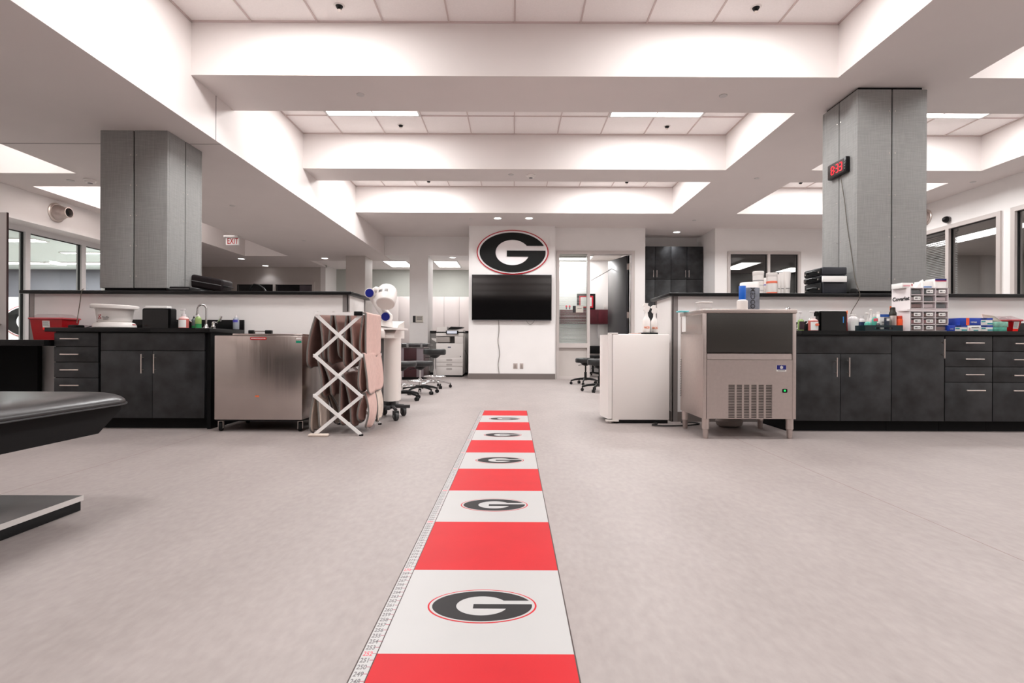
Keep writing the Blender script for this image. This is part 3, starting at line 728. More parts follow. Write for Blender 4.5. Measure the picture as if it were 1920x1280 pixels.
b = B().prism([(x, z) for x, z in [(PX(484.5+15.2*sx*math.cos(a) if False else 0, Yc), 0)]] if False else [(PX(484.5, Yc)+dx, PZ(484, 634.3, Yc)+dz) for dx, dz in rrect(-.072, .072, -.0115, .0115, .0113, 6)], Yc-.003, Yc, 'XZ')
pl = b.obj('name_plate', mat('plate_red', (196, 30, 38), .35), r)
text(B(), 'HYDROCOLLATOR', face_y(PX(484.5, Yc), Yc-.0035, PZ(484, 634.3, Yc)), .0145, .0005, .0004).obj('lettering', M_paper, pl)
B().box(PX(555.3, Yc), PX(564.8, Yc), Yc-.0015, Yc, PZ(560, 636, Yc), PZ(560, 633, Yc)).obj('white_sticker', M_paper, r)
B().box(PX(555, Yc), PX(565, Yc), Yc-.0015, Yc, PZ(560, 643, Yc), PZ(560, 638.5, Yc)).obj('green_sticker', mat('sticker_green', (24, 150, 118), .5), r)
os_ = B().box(PX(479, Yc), PX(486, Yc), Yc-.0015, Yc, PZ(482, 744.2, Yc), PZ(482, 741, Yc)).obj('orange_sticker', mat('sticker_orange', (232, 116, 72), .5), r)
B().box(x1, x1+.012, 4.72, 4.86, .70, .735, .004).obj('side_latch', M_black, r)
B().box(x1, x1+.002, 4.95, 5.15, .12, .3).obj('vent_plate', M_dark, r)
for cx, cy in ((x0+.035, Yc+.05), (x1-.035, Yc+.05), (x0+.035, 5.12), (x1-.035, 5.12)): caster(r, cx, cy, z0-.01, .042, .03, .3, M_blackm, M_nick)

# ---------------------------------------------------------------- drying rack with terry covers
YA, YB_ = 4.42, 5.04
XL, XR = PX(591, YA), PX(678, YA)
r = thing('drying_rack', 'white folding X-frame drying rack hung with pink terry covers', 'rack', ((XL+XR)/2, 4.73, 0))
M_rackw = mat('white_enamel_bar', (250, 248, 246), .35)
zn = [1.025, .673, .336, .012]; zc = [.841, .50, .163]
XM = (XL+XR)/2
def flat(b, p, q, wd=.0135, th=.004):
    p, q = Vector(p), Vector(q); d = (q-p).normalized(); n_ = Vector((0, 1, 0)); s_ = d.cross(n_)*wd
    vs = [p-s_-n_*th, p+s_-n_*th, p+s_+n_*th, p-s_+n_*th, q-s_-n_*th, q+s_-n_*th, q+s_+n_*th, q-s_+n_*th]
    b._add(vs, [(0, 1, 2, 3), (7, 6, 5, 4), (0, 4, 5, 1), (1, 5, 6, 2), (2, 6, 7, 3), (3, 7, 4, 0)])
for Y in (YA, YB_):
    for i in range(3):
        for (xa, za, xb, zb, dy) in ((XL, zn[i], XR, zn[i+1], -.008), (XR, zn[i], XL, zn[i+1], .004)):
            b = B(); flat(b, (xa, Y+dy, za), (xb, Y+dy, zb)); b.obj('cross_bar', M_rackw, r)
    b = B(); flat(b, (XL, Y-.014, zn[0]+.004), (XR-.05, Y-.014, zn[0])); b.obj('top_bar', M_rackw, r)
    b = B().box(XR-.06, XR+.012, Y-.022, Y-.004, zn[0]-.014, zn[0]+.022, .004).obj('hinge_lock', M_black, r)
    b = B()
    for x in (XL, XR):
        for z in zn[1:3]: b.box(x-.014, x+.014, Y-.014, Y-.004, z-.014, z+.014, .003)
    for i in range(3): b.cyl((XM, Y-.016, zc[i]), (XM, Y-.01, zc[i]), .006, n=10)
    b.obj('joint', M_rackw, r)
    b = B()
    for x, s_ in ((XL, -1), (XR, 1)): b.box(x-.016, x+.016, Y-.014, Y+.01, 0, .014, .003)
    b.obj('foot', M_black, r)
rods = [(XL, zn[0]), (XR, zn[0]), (XL, zn[1]), (XR, zn[1]), (XL, zn[2]), (XR, zn[2]), (XL+.13, zn[0]), (XL+.26, zn[0]), (XM, zc[0]-.0), (XM, zc[1])]
for x, z in rods: B().cyl((x, YA-.01, z), (x, YB_+.01, z), .005, n=10).obj('rod', M_rackw, r)

def cover(label, xr, zr_, lo, li, y0, y1, m, out=1, bulge=.03, inb=.02, group='terry covers on the drying rack', sw=0.0, thick=.016, curl=0.0, mirror_in=True):
    """a fabric cover folded over a rod along Y; out=+1 outer side towards +X"""
    r0 = .012; pts = []; nO, nI = 16, 16
    # profile (x, z) from the outer hem over the rod to the inner hem
    for i in range(nO+1):
        s_ = 1-i/nO; z = zr_-lo*s_; x = xr+out*(r0+bulge*math.sin(min(1, s_*1.25)*PI*.5)-curl*s_*s_)
        pts.append((x, z, s_))
    for a in (25, 60, 90, 120, 155):
        t_ = math.radians(a); pts.append((xr+out*r0*math.cos(t_)*1.2, zr_+r0*math.sin(t_)+.004, 0))
    for i in range(1, nI+1):
        s_ = i/nI; pts.append((xr-out*(r0+inb*math.sin(s_*PI*.6)), zr_-li*s_, -s_))
    nv = 14; ph = random.uniform(0, 6); grid = []
    b = bmesh.new(); rc = .075
    for (x, z, s_) in pts:
        row = []
        L_ = lo if s_ > 0 else li; dist = L_*(1-abs(s_)); ins = 0
        if dist < rc: ins = rc-math.sqrt(max(0, rc*rc-(rc-dist)**2))
        for j in range(nv+1):
            v = j/nv; y = y0+ins+(y1-y0-2*ins)*v+sw*s_*.5
            wv = abs(s_)*(.010*math.sin(v*7+ph)+.006*math.sin(v*15+ph*2))
            row.append(b.verts.new((x+wv, y, z-.012*abs(s_)*math.sin(v*3+ph))))
        grid.append(row)
    for i in range(len(grid)-1):
        for j in range(nv): b.faces.new((grid[i][j], grid[i][j+1], grid[i+1][j+1], grid[i+1][j]))
    bd = [g[0].co.copy() for g in grid]+[v.co.copy() for v in grid[-1][1:]]+[g[-1].co.copy() for g in grid[::-1][1:]]+[v.co.copy() for v in grid[0][::-1][1:-1]]
    loc = Vector((xr, (y0+y1)/2, max(.001, zr_-max(lo, li))))
    q = B(); q.bm.free(); q.bm = b
    o = q.obj('terry_cover', m, None, loc=loc, smooth=80); tag(o, label, 'cover', group)
    md = o.modifiers.new('thick', 'SOLIDIFY'); md.thickness = thick; md.offset = 0
    B().tube(bd, thick*.5, n=7, closed=True).obj('edge_binding', M_bind, o)
    return o
cover('pale pink terry cover over the topmost corner rod, nearest the white lamp device', XR, zn[0], .37, .34, 4.50, 4.99, M_pink, 1, -.005, .03)
cover('pale pink terry cover on the middle rod, below the topmost pink one', XR, zn[1], .32, .30, 4.44, 4.99, M_pink, 1, .022, .03)
cover('pale curled terry cover on the lowest rod, nearest the white lamp device', XR, zn[2], .30, .24, 4.5, 4.78, M_pink, 1, .05, .045, curl=.06)
cover('striped pale terry cover at the back of the lowest rod nearest the lamp device', XR, zn[2], .27, .2, 4.81, 5.0, M_beige, 1, .03, .03, curl=.03)
cover('shade-toned pink terry cover over the top corner rod on the steel chest side', XL, zn[0], .46, .40, 4.47, 4.95, M_pinkshade, -1, .075, .035)
cover('shade-toned pink terry cover behind the upper X, second from the steel chest', XL+.13, zn[0], .36, .42, 4.48, 4.96, M_pinkshade, 1, .03, .03)
cover('shade-toned pink terry cover behind the upper X, third from the steel chest', XL+.26, zn[0], .42, .45, 4.47, 4.95, M_pinkshade, 1, .02, .03)
cover('shade-toned pink terry cover on the middle rod on the steel chest side', XL, zn[1], .36, .35, 4.48, 4.96, M_pinkshade, -1, -.05, .10)
cover('shade-toned pink terry cover hanging from the centre rod below the middle crossing', XM, zc[1], .44, .43, 4.52, 4.95, M_pinkshade, 1, .06, .012)
cover('beige terry cover on the lowest rod with its hem on the floor', XL, zn[2], .315, .29, 4.43, 4.66, M_beige, -1, .035, .02)
cover('creamy crumpled terry cover on the lowest rod behind the lower X', XL+.005, zn[2]+.01, .29, .25, 4.70, 4.98, M_beige, -1, -.06, .09)
# flat hem lying on the floor and a clear ball
tag(B().box(PX(581, 4.4), PX(618, 4.4), 4.36, 4.41, 0, .022, .009).obj('rolled_towel', M_beige, None, loc=(PX(600, 4.4), 4.38, 0)), 'narrow rolled beige cloth on the floor at the foot of the drying rack', 'towel')
c_ = P(697, 804, 4.75); tag(B().lathe([(.03*math.sin(PI*i/10)+.0005, .03-.03*math.cos(PI*i/10)) for i in range(11)], (c_.x, c_.y, 0)).obj('clear_ball', M_clear, None, loc=(c_.x, c_.y, 0)), 'small clear plastic ball on the floor behind the drying rack foot', 'ball')

# ---------------------------------------------------------------- swing-arm therapy lamp
Yd = 5.45
def D(px, py, Y=Yd): return P(px, py, Y)
r = thing('therapy_lamp', 'white swing-arm therapy lamp with blue joint discs on a wheeled column', 'therapy device', (PX(730, Yd), 5.5, 0))
xc = PX(731, Yd); rw = PX(745.5, Yd)-xc
b = B(); pf = [(xc+rw*math.sin(a), Yd+.09-.12*math.cos(a)) for a in [(-PI/2+PI*i/16) for i in range(17)]]+[(xc+rw, 5.62), (xc-rw, 5.62)]
b.prism(pf, PZ(731, 752, Yd), PZ(731, 634, Yd), 'XY'); b.obj('column_cover', M_cream, r)
B().box(PX(713, 5.66), PX(744, 5.66), 5.62, 5.78, .09, PZ(720, 632, 5.62), .01).obj('rear_cover', M_grey, r)
b = B(); za = PZ(731, 634, Yd)
b.prism([(5.30, za), (5.30, za+.03), (5.50, za+.14), (5.80, za+.19), (5.80, za)], PX(703, Yd), PX(745, Yd), 'YZ'); b.obj('console', M_cream, r)
b = B(); b.prism([(x, y) for x, y in rrect(PX(706, Yd), PX(761, Yd), 5.28, 5.62, .06)], za+.055, za+.075, 'XY', M=None)
b.obj('tray', M_white, r, M=Matrix.Translation((0, 0, .03)) )
B().lathe([(.03, 0), (.034, .04), (.028, .07), (.012, .085)], (PX(724, Yd), 5.27, za+.005)).obj('control_knob', M_cream, r)
B().cyl((xc, 5.55, .10), (xc, 5.55, za-.5), .03).box(xc-.02, xc+.02, 5.35, 5.75, .1, .13).box(xc-.19, xc+.19, 5.53, 5.57, .1, .13).obj('base_frame', M_rubber, r)
for cx, cy in ((PX(741.5, 5.27), 5.3), (PX(757, 5.66), 5.66), (xc-.15, 5.38), (xc-.12, 5.72)):
    B().tube([(xc, 5.5, .12), ((xc+cx)/2, (5.5+cy)/2, .125), (cx, cy, .11)], .016, n=8).obj('base_leg', M_rubber, r); caster(r, cx, cy, .11, .045, .035, .6, M_rubber, M_rubber)
j1, j2 = D(725, 594), D(695, 550); hd = D(724.5, 556, 5.35)
def joint(p, lab):
    o = B().cyl(p+V(0, -.05, 0), p+V(0, .05, 0), .052, n=28).obj('arm_joint', M_white, r)
    B().cyl(p+V(0, -.058, 0), p+V(0, -.045, 0), .043, n=28).obj('joint_disc', mat('deep_blue', (14, 26, 120), .35), o)
joint(j1, ''); joint(j2, '')
b = B().tube([j1+V(0, .01, 0), (j1+j2)/2+V(0, .01, 0), j2+V(0, .01, 0)], [.052, .05, .046], n=16); b.obj('lower_arm', M_white, r)
b = B().tube([j1+V(-.01, .03, -.10), j1+V(0, .03, -.03)], [.07, .052], n=20); b.obj('arm_socket', M_white, r)
b = B().tube([j2+V(0, .01, .0), j2+V(.06, -.02, .04), hd+V(-.05, .02, .06)], [.036, .03, .028], n=14); b.obj('upper_arm', M_white, r)
ax = Vector((.03, -.60, -.79)).normalized(); q = ax.to_track_quat('Z', 'Y').to_matrix().to_4x4()
Mh = Matrix.Translation(hd-ax*.06) @ q
B().lathe([(.05, -.048), (.085, -.040), (.098, -.018), (.102, .03), (.099, .10), (.094, .15), (.092, .154)], (0, 0, 0), n=40, M=Mh).obj('lamp_head', M_white, r)
B().lathe([(.0005, .1555), (.088, .156), (.088, .160)], (0, 0, 0), n=40, M=Mh).obj('lamp_front', M_cream, r)
b = B()
for a in [x*.11 for x in (-6, -5, -4, -1, 0, 1, 2)]:
    M2 = Mh @ Matrix.Rotation(a+2.0, 4, 'Z'); b.box(.1005, .1055, -.003, .003, .045, .075, M=M2)
b.obj('vent_slot', M_grey, r)
B().tube([hd-ax*.10+V(-.02, 0, 0), hd-ax*.125, hd-ax*.10+V(.02, 0, 0)], .008, n=8).obj('head_loop', M_white, r)

# ---------------------------------------------------------------- stools
def stool(name, label, x, y, sh, black_base, ring, rot=0, srad=.2, st=.07, group='wheeled black stools'):
    r = thing(name, label, 'stool', (x, y, 0), group)
    B().lathe([(srad*.9, 0), (srad*.98, .01), (srad, .03), (srad, st-.025), (srad*.96, st-.008), (srad*.85, st)], (x, y, sh-st), n=40).obj('seat', M_vin2, r)
    B().lathe([(.03, -.06), (.05, -.05), (.10, -.01), (.11, 0)], (x, y, sh-st)).obj('seat_plate', M_black, r)
    B().tube([(x+.02, y-.02, sh-st-.03), (x-.10, y-.08, sh-st-.04), (x-.15, y-.1, sh-st-.05)], .006, n=8).obj('lever', M_black, r)
    pm = M_chrome if not black_base else M_black
    B().cyl((x, y, .10), (x, y, sh-st-.05), .014, n=16).obj('gas_lift', M_chrome if ring else M_black, r)
    B().cyl((x, y, .08), (x, y, .08+(sh-.15)*.45), .025, n=18).obj('lower_tube', M_chrome if ring else M_black, r)
    mb = M_black if black_base else M_chrome
    for k in range(5):
        a = rot+k*2*PI/5; ex, ey = x+.28*math.cos(a), y+.28*math.sin(a)
        l = B().tube([(x, y, .11), (x+.1*math.cos(a), y+.1*math.sin(a), .112), (x+.2*math.cos(a), y+.2*math.sin(a), .098), (ex, ey, .075)], [.026, .022, .018, .014], n=10).obj('leg', mb, r)
        c = B(); rad = .027
        for s_ in (-.014, .014):
            ox, oy = -math.sin(a)*s_, math.cos(a)*s_
            c.cyl((ex+ox-math.sin(a)*-.008, ey+oy+math.cos(a)*-.008, rad), (ex+ox-math.sin(a)*.008, ey+oy+math.cos(a)*.008, rad), rad, n=16)
        c.cyl((ex, ey, rad), (ex, ey, .085), .01, n=8); c.obj('caster', M_black, l)
    if ring:
        rr = .19; pts = [(x+rr*math.cos(2*PI*i/32), y+rr*math.sin(2*PI*i/32), .20) for i in range(32)]
        b = B().tube(pts, .009, n=8, closed=True)
        for k in range(3):
            a = rot+.3+k*2*PI/3; b.tube([(x, y, .20), (x+rr*math.cos(a), y+rr*math.sin(a), .20)], .007, n=8)
        b.obj('foot_ring', M_chrome, r)
    return r
stool('stool', 'black round stool on a chrome base, standing in front of the photocopier', PX(815, 9.3), 9.3, PZ(815, 654, 9.3), False, True, .2, .2, .105)
stool('stool', 'black stool with chrome foot ring, between the chrome stool and the lamp device', PX(788, 8.2), 8.2, PZ(788, 676.5, 8.2), True, True, -.75, .205, .08)
stool('stool', 'black stool with chrome foot ring right behind the white lamp device', PX(752, 7.25), 7.25, PZ(750, 677, 7.25), True, True, -.5, .215, .075)
stool('stool', 'all-black wheeled stool in front of the office sidelight', PX(1098, 10.2), 10.2, PZ(1098, 671, 10.2), True, False, .65, .2, .09)
stool('stool', 'all-black wheeled stool half hidden by the white refrigerator', PX(1124, 8.7), 8.7, PZ(1115, 673, 8.7), True, False, .45, .2, .1)

# burgundy treatment cabinet/bench by the pillar
Yb = 11.3
r = thing('treatment_bench', 'burgundy and grey treatment bench with black bolster top before the pillar', 'bench', (PX(775, Yb), Yb+.3, 0))
xa, xb = PX(728, Yb), PX(795, Yb); zt = PZ(775, 652, Yb)
B().box(xa, xb, Yb, Yb+.65, .06, zt, .003).obj('bench_body', M_burgd, r)
for a, c in ((742, 757.5), (781.5, 794.5)): B().box(PX(a, Yb), PX(c, Yb), Yb-.02, Yb, .06, zt, .002).obj('grey_panel', mat('bench_grey', (118, 108, 112), .4, .3), r)
B().box(PX(757.5, Yb), PX(781.5, Yb), Yb-.02, Yb, PZ(770, 674, Yb), zt-.004, .002).obj('drawer', M_burgd, r)
B().box(PX(757.5, Yb), PX(781.5, Yb), Yb-.018, Yb, .06, PZ(770, 675, Yb), .002).obj('door', M_burgd, r)
B().box(xa-.05, PX(803, Yb), Yb-.06, Yb+.7, zt+.02, zt+.10, .035).obj('cushion', M_vinyl, r)
b = B()
for px in (750, 763, 789): b.box(PX(px, Yb), PX(px+4, Yb), Yb-.065, Yb-.02, zt+.01, zt+.105, .004)
b.obj('strap', M_grey, r)
b = B().box(xa, xb, Yb+.02, Yb+.6, zt, zt+.02); b.obj('top_rail', M_white, r)
B().box(xa+.02, xb-.02, Yb+.03, Yb+.62, 0, .06).obj('plinth', M_blackm, r)

# ---------------------------------------------------------------- lockers in the corridor
xs = [PX(p, 15.35) for p in (655, 683, 711.5, 747.5, 775, 803, 832.5, 861)]+[-1.02]
for i in range(len(xs)-1):
    r = thing('locker', 'tall pale locker in the row along the passage wall', 'locker', ((xs[i]+xs[i+1])/2, 15.5, 0), 'pale lockers along the passage')
    B().box(xs[i], xs[i+1], 15.37, 15.69, 0, 2.16).obj('locker_body', M_lgrey, r)
    d = B().box(xs[i]+.004, xs[i+1]-.004, 15.35, 15.37, .05, 2.155, .002).obj('door', mat('locker_face', (216, 206, 204), .4), r)
    B().box(xs[i+1]-.06, xs[i+1]-.045, 15.335, 15.35, 1.0, 1.12, .003).obj('handle', M_nick, d)
# low grey cabinet behind the copier
r = thing('low_partition', 'grey low partition with black rim behind the photocopier', 'partition', (-1.6, 13.3, 0))
B().box(PX(804, 13.2), -1.01, 13.2, 13.26, .06, PZ(840, 623, 13.2)).obj('panel', mat('partition_grey', (150, 146, 143), .5), r)
B().box(PX(802, 13.2), -1.005, 13.18, 13.3, PZ(840, 624, 13.2), PZ(840, 620, 13.2)).box(PX(802, 13.2), PX(804.3, 13.2), 13.18, 13.28, 0, PZ(840, 624, 13.2)).obj('rim', M_black, r)
B().box(PX(802, 13.2), -1.005, 13.19, 13.27, 0, .06).obj('plinth', M_blackm, r)

# ---------------------------------------------------------------- photocopier
Y = 12.4; Yk = 12.4
def cx_(p): return PX(p, Y)
def cz_(py, p=840): return PZ(p, py, Y)
r = thing('photocopier', 'white office photocopier with paper drawers beside the television wall', 'photocopier', (cx_(843), Y+.3, 0))
X0, X1 = cx_(817.8), cx_(868); 
B().box(X0, X1, Y, Y+.6, .05, cz_(643.5), .006).obj('body', M_white, r)
B().box(X0+.02, X1-.02, Y+.02, Y+.58, 0, .05).obj('plinth', M_blackm, r)
B().box(cx_(852.5), X1, Y, Y+.6, cz_(643.5)-.002, cz_(630), .004).obj('output_tower', M_white, r)
B().box(X0, cx_(852.5), Y+.25, Y+.6, cz_(643.5), cz_(630), .003).obj('output_back', M_grey, r)
B().box(X0, cx_(843), Y+.02, Y+.25, cz_(641.5), cz_(631), .003).obj('output_cover', mat('copier_grey', (176, 168, 163), .4), r)
B().box(X0, X1+.01, Y-.01, Y+.6, cz_(630), cz_(624), .006).obj('scanner', M_white, r)
B().box(X0+.01, X1+.01, Y+.03, Y+.6, cz_(624), cz_(621.5), .002).obj('scanner_gap', M_blackm, r)
B().prism([(X0-.0, cz_(622)), (X0+.02, cz_(613)), (cx_(838), cz_(612)), (cx_(838), cz_(618)), (X1, cz_(618)), (X1, cz_(622))], Y+.03, Y+.58, 'XZ').obj('document_feeder', M_white, r)
B().prism([(cx_(838), cz_(617.5)), (cx_(845), cz_(612)), (cx_(867), cz_(612.5)), (cx_(866), cz_(614)), (cx_(848), cz_(617.8))], Y+.04, Y+.5, 'XZ').obj('feeder_tray', M_black, r)
pn = B().box(cx_(836.5), cx_(859.5), Y-.05, Y-.01, cz_(626), cz_(619.5), .004).obj('control_panel', M_black, r)
B().box(cx_(838.5), cx_(857), Y-.053, Y-.049, cz_(625.2), cz_(620.3)).obj('display', mat('display_blue', (214, 218, 232), .3, emit=.35), pn)
B().prism([(cx_(807.5), cz_(633.5)), (cx_(809), cz_(636.5)), (X0, cz_(642)), (X0, cz_(634.5))], Y+.1, Y+.45, 'XZ').obj('bypass_tray', M_white, r)
for za_, zb_ in ((680, 671), (687, 680), (703.5, 687.5)):
    d = B().box(X0+.003, X1-.003, Y-.012, Y, cz_(za_)+.003, cz_(zb_)-.003, .003).obj('paper_drawer', M_white, r)
    B().prism([(cx_(842.5)+a, (cz_(zb_+3.5 if za_ < 700 else 691.5))+b__) for a, b__ in rrect(-.07, .07, -.022, .022, .02, 5)], Y-.014, Y-.0115, 'XZ').obj('handle', mat('handle_recess', (188, 180, 176), .5), d)
em_ = B().prism([(cx_(842.5)+a, cz_(650.7)+b__) for a, b__ in rrect(-.038, .038, -.01, .01, .009, 4)], Y-.002, Y+.001, 'XZ').obj('badge', mat('badge_navy', (30, 46, 82), .4), r)
B().box(X1-.07, X1-.05, Y-.002, Y, cz_(669), cz_(667.5)).obj('button', M_ink, r)
B().tube([(X1+.01, Y+.4, .62), (X1+.07, Y+.45, .5), (X1+.05, Y+.5, .2), (X1+.09, Y+.52, .02)], .006).obj('cord', M_cord, r)

# ---------------------------------------------------------------- television
Y = 11.58
x0, x1, z0, z1 = PX(884.3, Y), PX(1034, Y), PZ(960, 600.5, Y), PZ(960, 514.8, Y)
r = thing('television', 'large black wall-mounted television below the oval G emblem', 'television', ((x0+x1)/2, 11.62, z0))
B().box(x0, x1, Y, Y+.045, z0, z1, .004).obj('casing', M_black, r)
B().box(x0+.012, x1-.012, Y-.002, Y+.002, z0+.022, z1-.012).obj('screen', M_screen, r)
B().box(x0, x1, Y-.004, Y, z0, z0+.016).obj('bottom_bezel', mat('bezel_grey', (88, 88, 92), .3, .6), r)
B().box((x0+x1)/2-.01, (x0+x1)/2+.01, Y-.004, Y+.02, z0-.008, z0).obj('sensor', mat('sensor_red', (150, 40, 50), .4), r)
B().box((x0+x1)/2-.3, (x0+x1)/2+.3, Y+.045, 11.649, z0+.2, z1-.2).obj('wall_mount', M_black, r)
def cable(name, label, pts, rad, m=M_cord, cat='cable'):
    # smooth curve through points
    pts = [Vector(p) for p in pts]; out = []
    for i in range(len(pts)-1):
        p0 = pts[max(i-1, 0)]; p1 = pts[i]; p2 = pts[i+1]; p3 = pts[min(i+2, len(pts)-1)]
        for k in range(5):
            t = k/5; out.append(.5*((2*p1)+(-p0+p2)*t+(2*p0-5*p1+4*p2-p3)*t*t+(-p0+3*p1-3*p2+p3)*t**3))
    out.append(pts[-1])
    return tag(B().tube(out, rad, n=7).obj(name, m, None, loc=pts[-1]), label, cat)
cable('television_cable', 'thin dark cable hanging from the television down to the baseboard', [P(934.5, 598, 11.64), P(935.5, 620, 11.635), P(933.5, 640, 11.635), P(937, 662, 11.635), P(934, 682, 11.635), P(936, 700, 11.62)], .006, M_cordg)
cable('television_cable', 'short loop of thin wire sagging below the television', [P(986, 600, 11.63), P(990, 605.5, 11.63), P(994, 608.5, 11.63), P(998, 606, 11.63), P(1003, 599.5, 11.63)], .0035, M_cordg)
for px, w_, lab in ((966.5, 8, 'larger beige outlet plate low on the wall under the television'), (978, 6.5, 'smaller beige outlet plate low on the wall under the television')):
    x = PX(px, 11.65); z = PZ(px, 686, 11.65); w2 = w_/2*11.65/F
    r = thing('outlet_plate', lab, 'outlet', (x, 11.645, z))
    B().box(x-w2, x+w2, 11.642, 11.65, z-.06, z+.06, .003).obj('plate', mat('beige_plate', (176, 162, 156), .4), r)
    B().box(x-w2*.5, x+w2*.5, 11.639, 11.643, z-.035, z+.035, .003).obj('socket', mat('beige_socket', (150, 136, 130), .4), r)
x = PX(877, 11.65); 
# room sign on the pillar
x = PX(783, 12.84); z = PZ(783, 598, 12.84)
r = thing('room_sign', 'small room sign with black pictogram square on the white pillar', 'sign', (x, 12.83, z))
B().box(PX(774, 12.83), PX(779, 12.83), 12.82, 12.84, z-.08, z+.08).obj('pictogram_plate', M_ink, r)
pl = B().box(PX(779.3, 12.83), PX(793, 12.83), 12.82, 12.84, z-.08, z+.08).obj('text_plate', mat('sign_beige', (196, 190, 180), .5), r)
b = B()
for k in range(3): b.box(PX(781, 12.82), PX(791, 12.82), 12.818, 12.821, z+.045-k*.03, z+.056-k*.03)
b.obj('text_line', M_ink, pl)
# sign stuck on the sidelight
x = PX(1080, 11.75); z = PZ(1080, 579, 11.75)
r = thing('room_sign', 'small room sign with black square on the sidelight glass', 'sign', (x, 11.755, z))
B().box(PX(1074.3, 11.75), PX(1080, 11.75), 11.815, 11.829, z-.075, z+.075).obj('pictogram_plate', M_ink, r)
pl = B().box(PX(1080.3, 11.75), PX(1094, 11.75), 11.815, 11.829, z-.075, z+.075).obj('text_plate', mat('sign_beige', (196, 190, 180), .5), r)
B().box(PX(1083, 11.75), PX(1091, 11.75), 11.812, 11.816, z+.01, z+.02).obj('text_line', M_ink, pl)
for px in (1062, 1068):
    x = PX(px, 11.8)
    r = thing('wall_tag', 'small red and white sticker on the sidelight glass, %s' % ('the one beside the room sign' if px == 1068 else 'the one farther from the room sign'), 'sticker', (x, 11.82, PZ(px, 575, 11.8)))
    B().cyl((x, 11.82, PZ(px, 574, 11.8)), (x, 11.826, PZ(px, 574, 11.8)), .022, n=18).obj('disc', mat('tag_red', (226, 96, 106), .5), r)
    B().box(x-.016, x+.016, 11.82, 11.826, PZ(px, 579.5, 11.8), PZ(px, 575.5, 11.8)).obj('stem', M_grey, r)

# exit sign
Ye = 10.5; x = PX(434, Ye)
r = thing('exit_sign', 'white EXIT sign with red letters hanging under the low bulkhead', 'sign', (x, Ye, PZ(434, 459, Ye)), None)
ze0, ze1 = PZ(434, 459, Ye), PZ(434, 445.5, Ye)
B().box(PX(422.5, Ye), PX(446, Ye), Ye, Ye+.05, ze0, ze1, .005).obj('sign_box', mat('exit_white', (236, 232, 230), .4, emit=.12), r)
B().box(PX(420, Ye), PX(446.5, Ye), Ye-.04, Ye+.09, ze1, HL, .003).obj('canopy', M_lgrey, r)
text(B(), 'EXIT', face_y(PX(435.5, Ye), Ye-.001, (ze0+ze1)/2), .165, .002, .0015, sx=.66).obj('lettering', mat('exit_red', (176, 8, 28), .4, emit=.1), r)

# wall pipes and camera dome
def pipe_nozzle(label, x, y, z, s_, k=1.0):
    r = thing('wall_nozzle', label, 'pipe', (x, y, z))
    M0 = Matrix.Translation((x, y, z)) @ Matrix.Rotation(s_*PI/2, 4, 'Y')
    B().lathe([(.145*k, 0), (.145*k, .012), (.13*k, .02), (.125*k, .03)], (0, 0, 0), n=36, M=M0).obj('flange', M_nick, r)
    B().lathe([(.118*k, .02), (.116*k, .05), (.102*k, .09), (.08*k, .115), (.078*k, .13), (.08*k, .20), (.07*k, .20), (.066*k, .10)], (0, 0, 0), n=36, M=M0).obj('nozzle', M_steel2, r)
    B().cyl((0, 0, .135), (0, 0, .14), .066*k, n=30, M=M0).obj('bore', M_blackm, r)
pipe_nozzle('metal ball-shaped air nozzle on the wall above the windows', -6.92, PX(0, 1)*0+7.93, 2.735, 1, 1.0)
pipe_nozzle('metal air nozzle peeking out behind the clock column', 7.65, 9.75, 3.16, -1, 1.0)
x, y, z = 7.65, 9.24, 3.0
r = thing('security_camera', 'small black dome camera on the wall above the office window', 'camera', (x, y, z))
Mq = Matrix.Translation((x, y, z)) @ Matrix.Rotation(-PI/2, 4, 'Y')
B().lathe([(.055, 0), (.055, .03), (.05, .035)], (0, 0, 0), M=Mq).obj('mount', M_grey, r)
B().lathe([(.058*math.cos(a), .035+.07*math.sin(a)) for a in [PI/2*i/8 for i in range(8)]]+[(.002, .105)], (0, 0, 0), M=Mq).obj('dome', M_black, r)

# ---------------------------------------------------------------- tall cupboards in the alcove
Yq = 12.5
def tallcab(pa, pb, handles, label):
    xa, xb = PX(pa, Yq), PX(pb, Yq); xm_ = (xa+xb)/2
    r = thing('tall_cupboard', label, 'cupboard', (xm_, Yq+.2, 0), 'tall charcoal cupboards in the alcove')
    zt, zs_ = PZ(1260, 461.7, Yq), PZ(1260, 523.5, Yq)
    B().box(xa, xb, Yq+.02, 12.94, 0, zt).obj('carcass', M_lamd, r)
    for z0, z1, up in ((.1, zs_, 0), (zs_, zt, 1)):
        for a, c, s_ in ((xa, xm_, 1), (xm_, xb, -1)):
            d = B().box(a+.004, c-.004, Yq, Yq+.02, z0+.004, z1-.004, .002).obj('door', M_lam, r)
            hx = (c-.04) if s_ == 1 else (a+.04)
            handle(d, hx, Yq, z0+.13 if up else z1-.9, .17, True)
tallcab(1197.5, 1257.5, None, 'tall charcoal cupboard in the alcove, the one next to the office doorway')
tallcab(1257.5, 1317.6, None, 'tall charcoal cupboard in the alcove, the one farther from the office')

